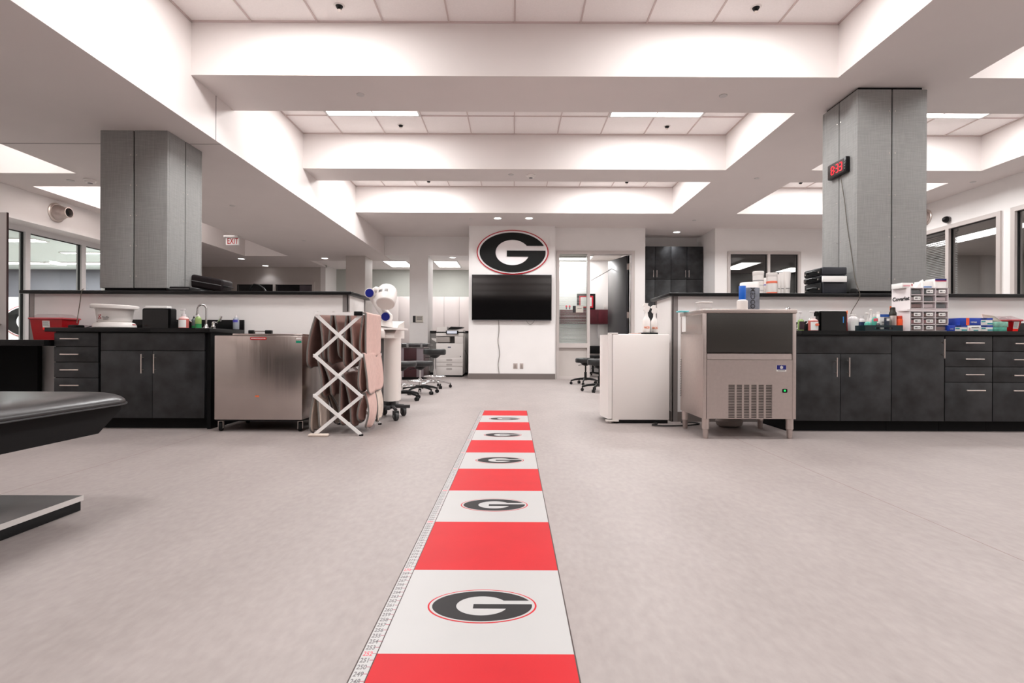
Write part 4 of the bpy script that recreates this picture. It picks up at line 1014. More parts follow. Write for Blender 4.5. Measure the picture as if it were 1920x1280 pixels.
# ---------------------------------------------------------------- inside the small office
r = thing('door_1', 'dark office door leaf standing open inward', 'door', (2.62, 12.0, 0)); r['kind'] = 'structure'
Md = Matrix.Translation((2.60, 11.95, 0)) @ Matrix.Rotation(math.radians(106), 4, 'Z')
B().box(0, .93, 0, .045, .01, 2.80, .002, M=Md).obj('door_leaf', mat('ebony_door', (40, 40, 44), .3, spec=.6), r)
b = B()
for z in (.3, 1.45, 2.55): b.box(-.012, .008, -.03, .03, z-.07, z+.07, M=Md)
b.obj('door_hinge', M_nick, r)
B().tube([(2.38, 12.7, 2.62), (2.2, 12.4, 2.5), (1.9, 12.9, 2.35)], .008).obj('door_closer', M_lgrey, r)
Yo = 14.25
xa = PX(1044, Yo)
for k, (pa, pb) in enumerate(((1050, 1085), (1085, 1121.5), (1121.5, 1147), (1147, 1160))):
    r = thing('wall_cabinet', 'burgundy overhead cabinet in the office, %s' % ['behind the blind', 'below the framed certificate', 'between the certificate and the open door', 'hidden by the open door'][k], 'cabinet', (PX((pa+pb)/2, Yo), Yo+.15, PZ(1100, 607, Yo)), 'burgundy overhead cabinets')
    B().box(PX(pa, Yo), PX(pb, Yo), Yo+.02, 14.59, PZ(1100, 607, Yo), PZ(1100, 580, Yo)).obj('carcass', M_burgd, r)
    B().box(PX(pa, Yo)+.003, PX(pb, Yo)-.003, Yo, Yo+.02, PZ(1100, 607, Yo), PZ(1100, 580, Yo), .002).obj('door', M_burg, r)
Yp = 14.4; z0 = PZ(1100, 580, Yo)
x0, x1, z1 = PX(1081.5, Yp), PX(1116, Yp), PZ(1100, 550.5, Yp)
r = thing('picture_frame', 'black framed certificate with red mat on top of the burgundy cabinets', 'picture', ((x0+x1)/2, Yp, z0))
B().box(x0, x1, Yp, Yp+.04, z0, z1, .004).obj('frame', M_black, r)
B().box(x0+.06, x1-.06, Yp-.003, Yp, z0+.06, z1-.06).obj('mat_board', mat('mat_red_board', (206, 30, 52), .6), r)
B().box(x0+.10, x1-.10, Yp-.005, Yp-.002, z0+.10, z1-.10).obj('certificate', M_paper, r)
x = PX(1134, 14.59); tag(B().box(x-.03, x+.03, 14.58, 14.6, PZ(1134, 578, 14.6), PZ(1134, 571, 14.6), .003).obj('thermostat', M_white, None, loc=(x, 14.59, PZ(1134, 578, 14.6))), 'small white wall thermostat inside the office', 'thermostat')
r = thing('office_desk', 'desk under the burgundy cabinets in the office', 'desk', (1.7, 14.3, 0))
B().box(.95, 2.6, 13.95, 14.58, .70, .74).obj('desk_top', M_lgrey, r); B().box(.95, .99, 14, 14.55, 0, .70).box(2.56, 2.6, 14, 14.55, 0, .70).obj('desk_leg', M_grey, r)
x = PX(1127, 14.5)
tag(B().box(x-.09, x+.09, 14.5, 14.59, 0.95, 1.33, .005).obj('notice_board', M_paper, None, loc=(x, 14.55, .95)), 'white notice under the burgundy cabinets in the office', 'notice')
# black bin / chair behind
r = thing('office_chair', 'dark office chair mostly hidden behind the refrigerator, in the doorway', 'chair', (PX(1112, 12.9), 12.9, 0))
x, y = PX(1112, 12.9), 12.9
B().box(x-.22, x+.22, y+.18, y+.24, .55, 1.0 if False else PZ(1112, 648, y), .03).obj('backrest', M_blackm, r)
B().box(x-.23, x+.23, y-.22, y+.22, .44, .51, .03).obj('seat', M_blackm, r)
B().cyl((x, y, .08), (x, y, .44), .025).obj('gas_lift', M_black, r)
for k in range(5):
    a = k*2*PI/5+.3; B().tube([(x, y, .09), (x+.28*math.cos(a), y+.28*math.sin(a), .06)], .02).cyl((x+.28*math.cos(a), y+.28*math.sin(a), 0), (x+.28*math.cos(a), y+.28*math.sin(a), .06), .02, n=10).obj('leg', M_black, r)

# ---------------------------------------------------------------- refrigerator
Yf = 5.17
x0, xs_, x1 = PX(1136.5, Yf), PX(1147.5, Yf), PX(1255.5, Yf); zt = PZ(1200, 625, Yf)
r = thing('refrigerator', 'white compact refrigerator whose door faces the aisle, carrying two spray bottles', 'refrigerator', ((x0+x1)/2, 5.42, 0))
B().box(xs_+.006, x1, Yf, 5.66, .035, zt-.006, .008).obj('cabinet', M_fridge, r)
b = B(); n = 12
pf = [(x0+.02-.028*math.sin(PI*i/n), Yf+.0+(5.66-Yf)*i/n) for i in range(n+1)]+[(xs_, 5.66), (xs_, Yf)]
b.prism(pf, .045, zt-.012, 'XY'); b.obj('door', M_fridge, r)
B().box(xs_, xs_+.006, Yf+.01, 5.65, .05, zt-.02).obj('door_seal', M_lgrey, r)
B().box(xs_-.035, xs_+.06, Yf-.002, Yf+.05, zt-.008, zt+.006, .003).obj('top_hinge', M_white, r)
B().box(x0+.0, xs_+.07, Yf-.006, Yf+.04, .018, .036, .003).obj('bottom_hinge', M_cream, r)
B().box(xs_+.03, x1-.01, Yf+.02, 5.64, .0, .036).obj('base', M_blackm, r)
B().cyl((x0+.05, Yf+.03, 0), (x0+.05, Yf+.03, .03), .014, n=12).obj('foot', M_cream, r)
# spray bottles
def spray(x, y, z0, h, w_, label):
    r = thing('spray_bottle', label, 'spray bottle', (x, y, z0), 'white spray bottles on the refrigerator')
    B().lathe([(w_*.92, 0), (w_, .006), (w_, h*.40), (w_*.8, h*.47), (w_*.42, h*.56), (w_*.34, h*.66), (w_*.34, h*.70)], (x, y, z0), n=28).obj('bottle_body', M_white, r)
    B().prism([(x-.016, z0+h*.70), (x+.018, z0+h*.70), (x+.03, z0+h*.80), (x+.034, z0+h*.88), (x+.01, z0+h*.92), (x+.015, z0+h*.99), (x-.015, z0+h), (x-.032, z0+h*.96), (x-.040, z0+h*.90), (x-.022, z0+h*.87), (x-.030, z0+h*.76)], y-.011, y+.011, 'XZ').obj('trigger_head', M_white, r)
    text(B(), 'MCS', face_y(x-.006, y-w_-.0008, z0+h*.17), .028, .001, .001).obj('marking', mat('marking_orange', (232, 140, 104), .5), r)
zf = zt+.012
spray(PX(1212, 5.33), 5.33, zf, PZ(1212, 568, 5.33)-zf, .038, 'white trigger spray bottle on the refrigerator, the taller one with orange letters')
spray(PX(1227, 5.40), 5.40, zf, PZ(1227, 572, 5.40)-zf, .036, 'white trigger spray bottle on the refrigerator, the one against the half wall')
tag(B().box(PX(1202, 5.3), PX(1233, 5.3), 5.28, 5.45, zt-.006, zt+.012, .004).obj('tray', M_blackm, None, loc=(1.4, 5.36, zt-.006)), 'black tray under the two white spray bottles', 'tray')
tag(B().box(PX(1184, 5.3), PX(1200, 5.3), 5.25, 5.45, zt-.006, zt+.004, .002).obj('cloth', M_pink, None, loc=(1.25, 5.35, zt-.006)), 'folded pinkish cloth on the refrigerator top', 'cloth')
cable('power_cord', 'black power cord looping over the floor between refrigerator and ice machine', [(1.36, 5.25, .012), (1.40, 5.10, .01), (1.33, 5.02, .01), (1.42, 4.97, .01), (1.62, 4.99, .01), (1.72, 5.02, .012), (1.80, 5.08, .014), (1.78, 5.16, .012), (1.66, 5.2, .012)], .007)

# ---------------------------------------------------------------- ice machine
Yi = 4.34
x0, x1 = PX(1318.5, Yi), PX(1493, Yi); zt = PZ(1400, 579.5, Yi); zb = PZ(1400, 785.3, Yi); yb = 4.93
r = thing('ice_machine', 'stainless undercounter ice machine with dark bin door on four tapered legs', 'ice machine', ((x0+x1)/2, (Yi+yb)/2, 0))
def iz(py, px=1400): return PZ(px, py, Yi)
def ix_(px): return PX(px, Yi)
B().box(x0, x1-.001, Yi+.012, yb, zb, zt-.03, .003).obj('cabinet', M_steel2, r)
B().box(x0-.006, x1+.004, Yi-.008, yb+.005, zt-.032, zt, .004).obj('top_panel', M_steel2, r)
B().box(x0, ix_(1325), Yi, Yi+.014, zb, zt-.032, .002).box(ix_(1486), x1, Yi, Yi+.014, zb, zt-.032, .002).obj('corner_post', M_steel2, r)
B().box(ix_(1325.5), ix_(1485.5), Yi-.006, Yi+.012, iz(661), iz(587.5), .003).obj('bin_door', mat('charcoal_door', (46, 43, 39), .45, var=.05, scale=40), r)
B().prism([(Yi+.012, iz(661)), (Yi-.002, iz(663)), (Yi-.006, iz(673.5)), (Yi+.012, iz(673.5))], ix_(1325.5), ix_(1484), 'YZ').obj('door_lip', M_steel2, r)
# front panel with a real slotted grille
gx0, gx1, gz0, gz1 = ix_(1366), ix_(1448), iz(783), iz(720)
b = B(); pz0, pz1, pa, pb_ = zb+.002, iz(674.5), ix_(1325.5), ix_(1485.5)
b.box(pa, gx0, Yi-.002, Yi+.012, pz0, pz1).box(gx1, pb_, Yi-.002, Yi+.012, pz0, pz1).box(gx0, gx1, Yi-.002, Yi+.012, gz1, pz1).box(gx0, gx1, Yi-.002, Yi+.012, pz0, gz0)
ns = 21; hs = (gz1-gz0)/ns
for i in range(ns): b.box(gx0, gx1, Yi-.0019, Yi+.004, gz0+i*hs+hs*.55, gz0+(i+1)*hs)
for k in range(1, 6): xx = gx0+(gx1-gx0)*k/6; b.box(xx-.008, xx+.008, Yi-.0021, Yi+.004, gz0, gz1)
b.obj('front_panel', M_steel2, r)
B().box(gx0, gx1, Yi+.0115, Yi+.0125, gz0, gz1).obj('grille_backing', mat('grille_dark', (64, 58, 52), .6), r)
lg = B().box(ix_(1456), ix_(1474), Yi-.0035, Yi-.0015, iz(696), iz(684)).obj('badge', M_paper, r)
B().box(ix_(1456.3), ix_(1473.7), Yi-.0045, Yi-.003, iz(692.5), iz(684.2)).obj('badge_field', mat('badge_blue', (20, 24, 112), .4), lg)
b = B(); cxx, czz = ix_(1465), iz(688.3)
for k in range(3):
    Mr = Matrix.Translation((cxx, Yi-.005, czz)) @ Matrix.Rotation(k*PI/3, 4, 'Y'); b.box(-.0025, .0025, -.0006, .0006, -.014, .014, M=Mr); b.box(-.006, .006, -.0006, .0006, -.011, -.008, M=Mr); b.box(-.006, .006, -.0006, .0006, .008, .011, M=Mr)
b.obj('snowflake', M_paper, lg)
B().box(ix_(1458), ix_(1472), Yi-.004, Yi-.003, iz(695.1), iz(693.7)).obj('badge_text', M_grey, lg)
sw = B().prism([(ix_(1471.5)+a, iz(732)+c) for a, c in rrect(-.02, .02, -.016, .016, .008, 5)], Yi-.006, Yi-.001, 'XZ').obj('switch', M_black, r)
B().box(ix_(1469.5), ix_(1472.8), Yi-.0075, Yi-.005, iz(733.5), iz(730)).obj('switch_lamp', mat('green_lamp', (20, 190, 90), .4, emit=1.2), sw)
# aisle side: glossy upper recess, paper label, cover
b = B().box(x0-.002, x0, Yi+.03, yb-.02, iz(626), zt-.04).obj('side_mirror_panel', M_steel, r)
B().box(x0-.004, x0-.002, yb-.16, yb-.05, PZ(1280, 622, 4.85), PZ(1280, 593, 4.85)).obj('side_label', M_paper, r)
b = B()
for i in range(22): b.box(x0-.006, x0, yb-.03, yb-.005, .30+i*.016, .306+i*.016)
b.obj('side_vent', M_grey, r)
for lx_, ly in ((x0+.035, Yi+.035), (x1-.035, Yi+.035), (x0+.035, yb-.035), (x1-.035, yb-.035)):
    B().lathe([(.018, 0), (.020, .004), (.024, .075), (.025, .077), (.030, .08), (.030, zb+.002)], (lx_, ly, 0), n=24).obj('leg', M_steel2, r)
tag(B().lathe([(.06, 0), (.09, .02), (.10, .06), (.08, .09), (.03, .10)], (ix_(1400)+.12, 4.98, 0), n=14, sx=1.3).obj('plastic_bag', mat('grey_film', (150, 142, 138), .4), None, loc=(2.1, 4.98, 0)), 'crumpled grey plastic bag on the floor under the ice machine', 'bag')
# on top of the ice machine
def jar(x, y, z0, rad, h, label, mbody=M_white, mcap=M_white, cap=.2, band=(), name='jar', cat='jar', group=None, neck=1.0):
    r = thing(name, label, cat, (x, y, z0), group)
    hb = h*(1-cap)
    B().lathe([(rad*.94, 0), (rad, .004), (rad, hb*.9), (rad*neck, hb)], (x, y, z0), n=28).obj('body', mbody, r)
    B().lathe([(rad*neck*1.02, hb), (rad*neck*1.04, hb+.003), (rad*neck*1.04, h-.003), (rad*neck*.98, h)], (x, y, z0), n=28).obj('cap', mcap, r)
    for (a, c, m_) in band: B().lathe([(rad*1.004, hb*a), (rad*1.008, hb*a+.0005), (rad*1.008, hb*c-.0005), (rad*1.004, hb*c)], (x, y, z0), n=28).obj('label_band', m_, r)
    return r
M_or = mat('coral_orange', (238, 118, 88), .5); M_navy = mat('navy_print', (44, 50, 66), .5); M_blue = mat('cobalt', (8, 92, 190), .4)
x, y = PX(1405, 4.62), 4.62; rad = 17*4.62/F; zt0 = zt; hh = PZ(1403, 530, 4.62)-zt
r = thing('tape_tub', 'white cylinder wrapped in a dark printed band with MEDCO lettering, on the ice machine', 'tub', (x, y, zt0))
B().lathe([(rad*.97, 0), (rad, .004), (rad, hh-.006), (rad*.95, hh)], (x, y, zt0), n=36).obj('body', M_white, r)
B().lathe([(rad*1.006, .012), (rad*1.01, .013), (rad*1.01, hh*.80), (rad*1.006, hh*.80+.001)], (x, y, zt0), n=36).obj('printed_band', mat('band_grey', (112, 116, 126), .5, var=.3, scale=18), r)
b = B()
vs, fs = text_mesh('MEDCO', .052, 0, .001)
# lettering wrapped on the cylinder, reading downwards
def wrap(vx): 
    X_, Y_ = vx[1], -vx[0]
    a = X_/rad - PI/2 - .12
    return (x+math.cos(a)*(rad*1.02), y+math.sin(a)*(rad*1.02), zt0+hh*.44+Y_)
b._add([wrap(v) for v in vs], fs); b.obj('lettering', M_ink, r)
x, y = PX(1391.5, 4.5), 4.5
jar(x, y, zt, .044, PZ(1391, 536, 4.5)-zt, 'squat white jar with a tall bright blue cap, in front of the printed tub', M_white, M_blue, .56, name='bottle', cat='bottle', neck=.62)
x = PX(1320, 4.6)
r = thing('clear_box', 'clear plastic container on the ice machine near the half-wall corner', 'container', (x, 4.6, zt))
B().box(x-.055, x+.055, 4.55, 4.65, zt, zt+.07, .006).obj('body', mat('frosted_plastic', (226, 222, 220), .3, alpha=.45), r); B().box(x-.058, x+.058, 4.547, 4.653, zt+.07, zt+.078, .003).obj('lid', M_white, r)
for k, (pa, pb_) in enumerate(((1271, 1279), (1281, 1287))):
    x = PX((pa+pb_)/2, 4.8); tag(B().box(x-.025, x+.02, 4.74, 4.84, zt, zt+.012, .003).obj('pen_strip', mat('teal_plastic', (110, 198, 204), .4), None, loc=(x, 4.8, zt)), 'small teal item on the back corner of the ice machine, %s' % ('the outer one' if k == 0 else 'the inner one'), 'packet')

# ---------------------------------------------------------------- faucets
def faucet(x, y, z, label, h=.215, wings=True):
    r = thing('faucet', label, 'faucet', (x, y, z))
    B().lathe([(.03, 0), (.028, .012), (.018, .03), (.014, .05)], (x, y, z)).box(x-.10, x+.10, y-.02, y+.02, z, z+.012, .005).obj('base', M_chrome, r)
    pts = [(x, y, z+.03), (x, y, z+h*.75)]+[(x-.034+.034*math.cos(a), y-.03*(1-math.cos(a))*.5, z+h*.75+.04*math.sin(a)) for a in [PI*i/8 for i in range(1, 9)]]+[(x-.070, y-.03, z+h*.55)]
    B().tube(pts, .0095, n=12).cyl((x-.070, y-.03, z+h*.57), (x-.071, y-.03, z+h*.50), .0125, n=14).obj('spout', M_chrome, r)
    if wings:
        for s_ in (-1, 1):
            o = B().lathe([(.02, 0), (.022, .015), (.014, .03), (.016, .05), (.01, .065)], (x+s_*.075-.005, y, z+.008)).obj('valve', M_chrome, r)
            B().tube([(x+s_*.075, y-.005, z+.068), (x+s_*.12, y-.02, z+.062), (x+s_*.15, y-.03, z+.082), (x+s_*.168, y-.035, z+.125)], [.006, .009, .014, .011], n=8).obj('wing_lever', M_chrome, o)
    return r
faucet(PX(386.5, 5.14), 5.14, .912, 'chrome gooseneck faucet with wing levers next to the steel chest', .265)
faucet(PX(1483, 5.14), 5.14, .912, 'chrome gooseneck faucet peeking out behind the ice machine', .25)

# ---------------------------------------------------------------- things on the left counter and desk
CZ = .9105
def W(px, Y): return PX(px, Y)
# sharps bin on desk
def sharps(label, px0, px1, pyt, Y, z0, dep, lab_px, flip=0):
    xa, xb = PX(px0, Y), PX(px1, Y); zt_ = PZ((px0+px1)/2, pyt, Y); tp = .02
    r = thing('sharps_bin', label, 'bin', ((xa+xb)/2, Y+dep/2, z0))
    b = B()
    vs = [(xa+tp+.008, Y+tp, z0), (xb-tp-.008, Y+tp, z0), (xb-tp-.008, Y+dep-tp, z0), (xa+tp+.008, Y+dep-tp, z0), (xa+.008, Y, zt_-.02), (xb-.008, Y, zt_-.02), (xb-.008, Y+dep, zt_-.02), (xa+.008, Y+dep, zt_-.02)]
    b._add(vs, [(3, 2, 1, 0), (4, 5, 6, 7), (0, 1, 5, 4), (1, 2, 6, 5), (2, 3, 7, 6), (3, 0, 4, 7)]); b.obj('body', M_red, r)
    B().box(xa-.004, xb+.004, Y-.008, Y+dep+.008, zt_-.022, zt_-.006, .004).obj('rim', mat('rim_red', (200, 80, 86), .35), r)
    b = B(); b._add([(xa, Y, zt_-.006), (xb, Y, zt_-.006), (xb, Y+dep, zt_-.006), (xa, Y+dep, zt_-.006), (xa+.04, Y+.05, zt_+.03), (xb-.06, Y+.05, zt_+.03), (xb-.06, Y+dep-.02, zt_+.03), (xa+.04, Y+dep-.02, zt_+.03)], [(0, 1, 5, 4), (1, 2, 6, 5), (2, 3, 7, 6), (3, 0, 4, 7), (4, 5, 6, 7)])
    b.obj('clear_lid', M_clear, r)
    la, lb, l0, l1 = lab_px
    Mt = None
    yy = Y-.002
    def slope(z): return Y+tp*(1-(z-z0)/(zt_-.02-z0))-.003
    za_, zb_ = PZ(la, l1, Y), PZ(la, l0, Y); zm = za_-.35*(zb_-za_)
    B()._add  # noqa
    b = B(); b._add([(PX(la, Y), slope(za_), za_), (PX(lb, Y), slope(za_), za_), (PX(lb, Y), slope(zb_), zb_), (PX(la, Y), slope(zb_), zb_)], [(0, 1, 2, 3)]); o = b.obj('warning_label', M_paper, r)
    b = B()
    for k in range(5):
        zz_ = zb_-(k+1)*(zb_-za_)/6.5; b.box(PX(la, Y)+.006, PX(lb, Y)-.008-.006*(k % 2), slope(zz_)-.001, slope(zz_)+.001, zz_-.0015, zz_+.0015)
    b.obj('label_text', M_grey, o)
    b = B(); b._add([(PX(la, Y), slope(zm), zm), (PX(lb, Y), slope(zm), zm), (PX(lb, Y), slope(za_), za_), (PX(la, Y), slope(za_), za_)], [(0, 1, 2, 3)]); b.obj('hazard_label', mat('hazard_red', (255, 34, 24), .4, emit=.15), r)
    return r
sharps('large red sharps disposal bin with clear lid on the low black desk', 54, 118, 594, 5.02, .80, .2, (79, 93, 601, 613.5))
sharps('red sharps disposal bin behind the green tissue boxes', 1897, 1917, 597.5, 5.0, CZ, .16, (1901, 1911, 603, 616))
sharps('darker red sharps bin standing behind the other red bin and tissue boxes', 1872, 1897, 598, 5.12, CZ, .14, (1884, 1887, 606, 612))
# footbath
Y = 5.0; x = PX(215, Y); zt_ = PZ(215, 573, Y)
r = thing('footbath', 'white oval footbath with a wide rim and lattice mark on its side', 'footbath', (x, Y, CZ))
rw = 37*Y/F; hB = zt_-CZ
b = B().lathe([(.9, 0), (1.0, .012), (.98, .03), (.90, .052), (.72, .062)], (0, 0, 0), n=48, M=Matrix.Translation((x, Y, CZ)) @ Matrix.Diagonal((rw*1.02, rw*.72, 1, 1))); b.obj('base', M_white, r)
b = B().lathe([(.70, .055), (.80, .07), (.90, hB-.03), (.92, hB-.028)], (0, 0, 0), n=48, M=Matrix.Translation((x, Y, CZ)) @ Matrix.Diagonal((rw, rw*.7, 1, 1))); b.obj('bowl', M_white, r)
Mr = Matrix.Translation((x, Y, CZ+hB-.03)) @ Matrix.Rotation(.035, 4, 'Y') @ Matrix.Diagonal((rw*1.12, rw*.8, 1, 1))
b = B().lathe([(.82, 0), (.98, .0), (1.0, .012), (.99, .03), (.93, .036), (.88, .03), (.86, .0)], (0, 0, 0), n=48, M=Mr); b.obj('rim', M_white, r)
b = B(); lx0, lz0 = PX(183.5, 4.9), PZ(186, 597, 4.9)
ys_ = Y-rw*.7*.83
for i in range(3):
    for j in range(3):
        if (i+j) % 2 == 0: b.box(lx0+i*.012-.002, lx0+i*.012+.008, ys_+.012-.006*i, ys_+.03, lz0+j*.014, lz0+j*.014+.010)
b.obj('lattice_mark', mat('mark_red', (170, 40, 50), .5), r)
text(B(), 'Paraffin', face_y(PX(200, 4.9), ys_-.006, PZ(200, 594.5, 4.9)), .021, .001, .0).obj('lettering', M_grey, r)
text(B(), 'THERAPY', face_y(PX(200, 4.9), ys_-.006, PZ(200, 598, 4.9)), .012, .001, .0).obj('lettering', M_grey, r)
B().box(PX(247, 4.87), PX(249.5, 4.87), Y-rw*.72*.93, Y-rw*.5, CZ+.028, CZ+.036, .002).obj('indicator', mat('lamp_red', (200, 20, 30), .4), r)
# black paper towel dispenser
def dispenser(label, px0, px1, pyt, Y, dep, blue=None, curved=True):
    xa, xb = PX(px0, Y), PX(px1, Y); zt_ = PZ((px0+px1)/2, pyt, Y)
    r = thing('towel_dispenser', label, 'dispenser', ((xa+xb)/2, Y+dep/2, CZ))
    pf = [(xa, CZ), (xb, CZ), (xb, zt_-.012), (xb-.01, zt_), (xa+.012, zt_), (xa, zt_-.012)]
    b = B(); b.prism(pf, Y+.02, Y+dep, 'XZ'); b.obj('housing', M_black, r)
    b = B(); b.prism([(xa+.015, CZ+.004), (xb-.015, CZ+.004), (xb-.015, zt_-.012), (xa+.015, zt_-.012)], Y, Y+.02, 'XZ'); b.obj('front_cover', mat('gloss_black', (9, 9, 10), .18), r)
    if blue: B().box(PX(blue, Y)-.004, PX(blue, Y)+.004, Y-.002, Y, PZ(blue, 605, Y), PZ(blue, 593.5, Y)).obj('blue_stripe', mat('sky_blue', (60, 140, 214), .4), r)
    return r, xa, xb, zt_
r, xa, xb, zt_ = dispenser('black box dispenser with white paper on top, beside the footbath', 264, 318, 577.5, 4.97, .1)
B().box(PX(273, 5), PX(314, 5), 4.99, 5.06, zt_, zt_+.022, .003).obj('paper_stack', M_paper, r)
r, xa, xb, zt_ = dispenser('black box dispenser with a short blue stripe, beside the pink soap', 1537, 1590, 583, 4.97, .1, 1581)
B().box(PX(1539, 5), PX(1586, 5), 4.99, 5.06, zt_, zt_+.008, .001).obj('paper_stack', M_paper, r)
B().prism([(xa+.002, zt_-.05), (xa+.002, zt_-.001), (xa-.02, zt_-.001), (xa-.015, zt_-.02)], 5.0, 5.06, 'XZ').obj('side_lip', M_black, r)

def bottle(label, pxc, wpx, pyt, Y, mbody, mcap=M_white, cap='pump', fill=None, mfill=None, lab=None, mlab=None, z0=CZ, group=None, body_frac=None, name='bottle'):
    x = PX(pxc, Y); rad = wpx/2*Y/F; h = PZ(pxc, pyt, Y)-z0
    r = thing(name, label, 'bottle', (x, Y, z0), group)
    bf = body_frac or (.62 if cap == 'pump' else .82)
    hb = h*bf
    B().lathe([(rad*.92, 0), (rad, .005), (rad, hb*.78), (rad*.85, hb*.9), (rad*.42, hb), (rad*.40, hb+.008)], (x, Y, z0), n=26).obj('body', mbody, r)
    if mfill: B().lathe([(rad*.90, .002), (rad*1.004, .006), (rad*1.004, hb*fill)], (x, Y, z0), n=26).obj('contents', mfill, r)
    if cap == 'pump':
        B().cyl((x, Y, z0+hb), (x, Y, z0+hb+h*.12), rad*.46, n=18).cyl((x, Y, z0+hb+h*.12), (x, Y, z0+h*.94), rad*.14, n=10).box(x-rad*.75, x+rad*.3, Y-.006, Y+.006, z0+h*.92, z0+h, .003).obj('pump', mcap, r)
    elif cap == 'flat':
        B().lathe([(rad*.5, hb+.002), (rad*.52, hb+.006), (rad*.5, h)], (x, Y, z0), n=22).obj('cap', mcap, r)
    else:
        B().lathe([(rad*.45, hb), (rad*.4, h*.9), (rad*.16, h*.93), (rad*.14, h)], (x, Y, z0), n=22).obj('nozzle', mcap, r)
    if lab:
        a0, a1 = lab
        b = B(); n = 14
        for i in range(n):
            t0, t1 = -PI/2-1.0+2.0*i/n, -PI/2-1.0+2.0*(i+1)/n; q = rad*1.012
            b._add([(x+math.cos(t0)*q, Y+math.sin(t0)*q, z0+h*a0), (x+math.cos(t1)*q, Y+math.sin(t1)*q, z0+h*a0), (x+math.cos(t1)*q, Y+math.sin(t1)*q, z0+h*a1), (x+math.cos(t0)*q, Y+math.sin(t0)*q, z0+h*a1)], [(0, 1, 2, 3)])
        b.obj('label_sheet', mlab or M_paper, r)
    return r
M_pinkliq = mat('pink_soap', (208, 112, 106), .25); M_palepink = mat('pale_pink_plastic', (234, 196, 192), .3)
M_green = mat('green_gel', (52, 140, 84), .25); M_lime = mat('lime_gel', (140, 168, 100), .25); M_navyliq = mat('navy_liquid', (44, 58, 92), .2)
M_teal = mat('teal_lotion', (84, 172, 154), .3); M_clearw = mat('milky_plastic', (222, 216, 216), .25)
bottle('pink soap pump bottle between the dispenser and the faucet, beside the footbath', 344.5, 17, 579, 4.98, M_palepink, M_clearw, fill=.8, mfill=M_pinkliq, lab=(.06, .45))
bottle('small green dish-liquid bottle by the faucet with wing levers', 371.5, 11, 588, 5.0, M_lime, M_clearw, 'nozzle', fill=.4, mfill=M_green)
bottle('dark grey bottle with green foot behind the winged faucet lever', 363.5, 8, 592, 5.06, mat('smoke_plastic', (90, 98, 98), .3), M_blackm, 'nozzle', fill=.3, mfill=M_green)
bottle('clear bottle with violet label at the end of the counter by the steel chest', 442.5, 11, 590, 5.12, mat('grey_clear', (150, 156, 166), .2), M_clearw, 'nozzle', lab=(.48, .66), mlab=mat('violet_label', (82, 78, 176), .4))
# small black gadget and cords
x = PX(143, 5.05); tag(B().box(x-.045, x+.045, 5.0, 5.1, CZ, CZ+.035, .012).obj('charger', M_black, None, loc=(x, 5.05, CZ)), 'small black charger with a cord beside the footbath', 'charger')
x = PX(132, 5.2); tag(B().box(x-.035, x+.035, 5.18, 5.28, CZ, CZ+.03, .003).obj('small_box', mat('mauve_box', (176, 158, 162), .5), None, loc=(x, 5.2, CZ)), 'small mauve box at the backsplash next to the red bin', 'box')
x = PX(160, 5.2); tag(B().box(x-.04, x+.04, 5.18, 5.28, CZ, CZ+.04, .003).obj('small_box', mat('mauve_box2', (188, 172, 174), .5), None, loc=(x, 5.23, CZ)), 'small mauve box at the backsplash between charger and footbath', 'box')
cable('thin_cord', 'thin cord running from the charger up to the black ledge', [P(144, 606, 5.07), P(146, 590, 5.25), P(150, 565, 5.25), P(153, 545, 5.24), P(157, 541.5, 5.3)], .004, M_cordg)
cable('power_cord', 'black cord lying between charger and footbath', [(PX(147, 5.05), 5.05, CZ+.02), (PX(158, 5.1), 5.1, CZ+.008), (PX(168, 5.12), 5.12, CZ+.02), (PX(176, 5.1), 5.1, CZ+.025)], .005)

# suitcases on the left ledge
def suitcase(label, c, size, tilt, m):
    r = thing('carry_case', label, 'case', c)
    M0 = Matrix.Translation(c) @ Matrix.Rotation(tilt, 4, 'Y')
    sx, sy, sz = size
    B().box(-sx/2, sx/2, -sy/2, sy/2, 0, sz, sz*.2, M=M0, seg=4).obj('shell', m, r)
    B().tube([M0 @ Vector(p) for p in ((-sx/2+.01, -sy/2-.002, sz*.5), (sx/2-.01, -sy/2-.002, sz*.5))], .004).obj('seam', M_grey, r)
    B().tube([M0 @ Vector(p) for p in ((sx/2, -.08, sz*.5), (sx/2+.03, -.06, sz*.5), (sx/2+.03, .06, sz*.5), (sx/2, .08, sz*.5))], .008).obj('handle', M_black, r)
suitcase('dark brown hard case leaning beside the grey column on the black ledge', V(PX(402, 5.9), 5.82, LEDGE+.06), (.36, .22, .14), .17, mat('brown_black', (30, 22, 24), .5, spec=.3))
suitcase('flat black case lying at the foot of the grey column, under the brown case', V(PX(372, 5.75), 5.6, LEDGE+.001), (.30, .5, .05), 0, M_black)
tag(B().tube([V(PX(468, 5.8), 5.8, LEDGE+.014), V(PX(470, 5.8), 5.8, LEDGE+.09), V(PX(476, 5.8), 5.8, LEDGE+.125), V(PX(485, 5.8), 5.8, LEDGE+.115), V(PX(494, 5.8), 5.8, LEDGE+.08), V(PX(500, 5.8), 5.8, LEDGE+.014)], .012).obj('cable_coil', M_black, None, loc=(PX(484, 5.8), 5.8, LEDGE)), 'black looped hose lying on the ledge in front of the far door frame', 'hose')

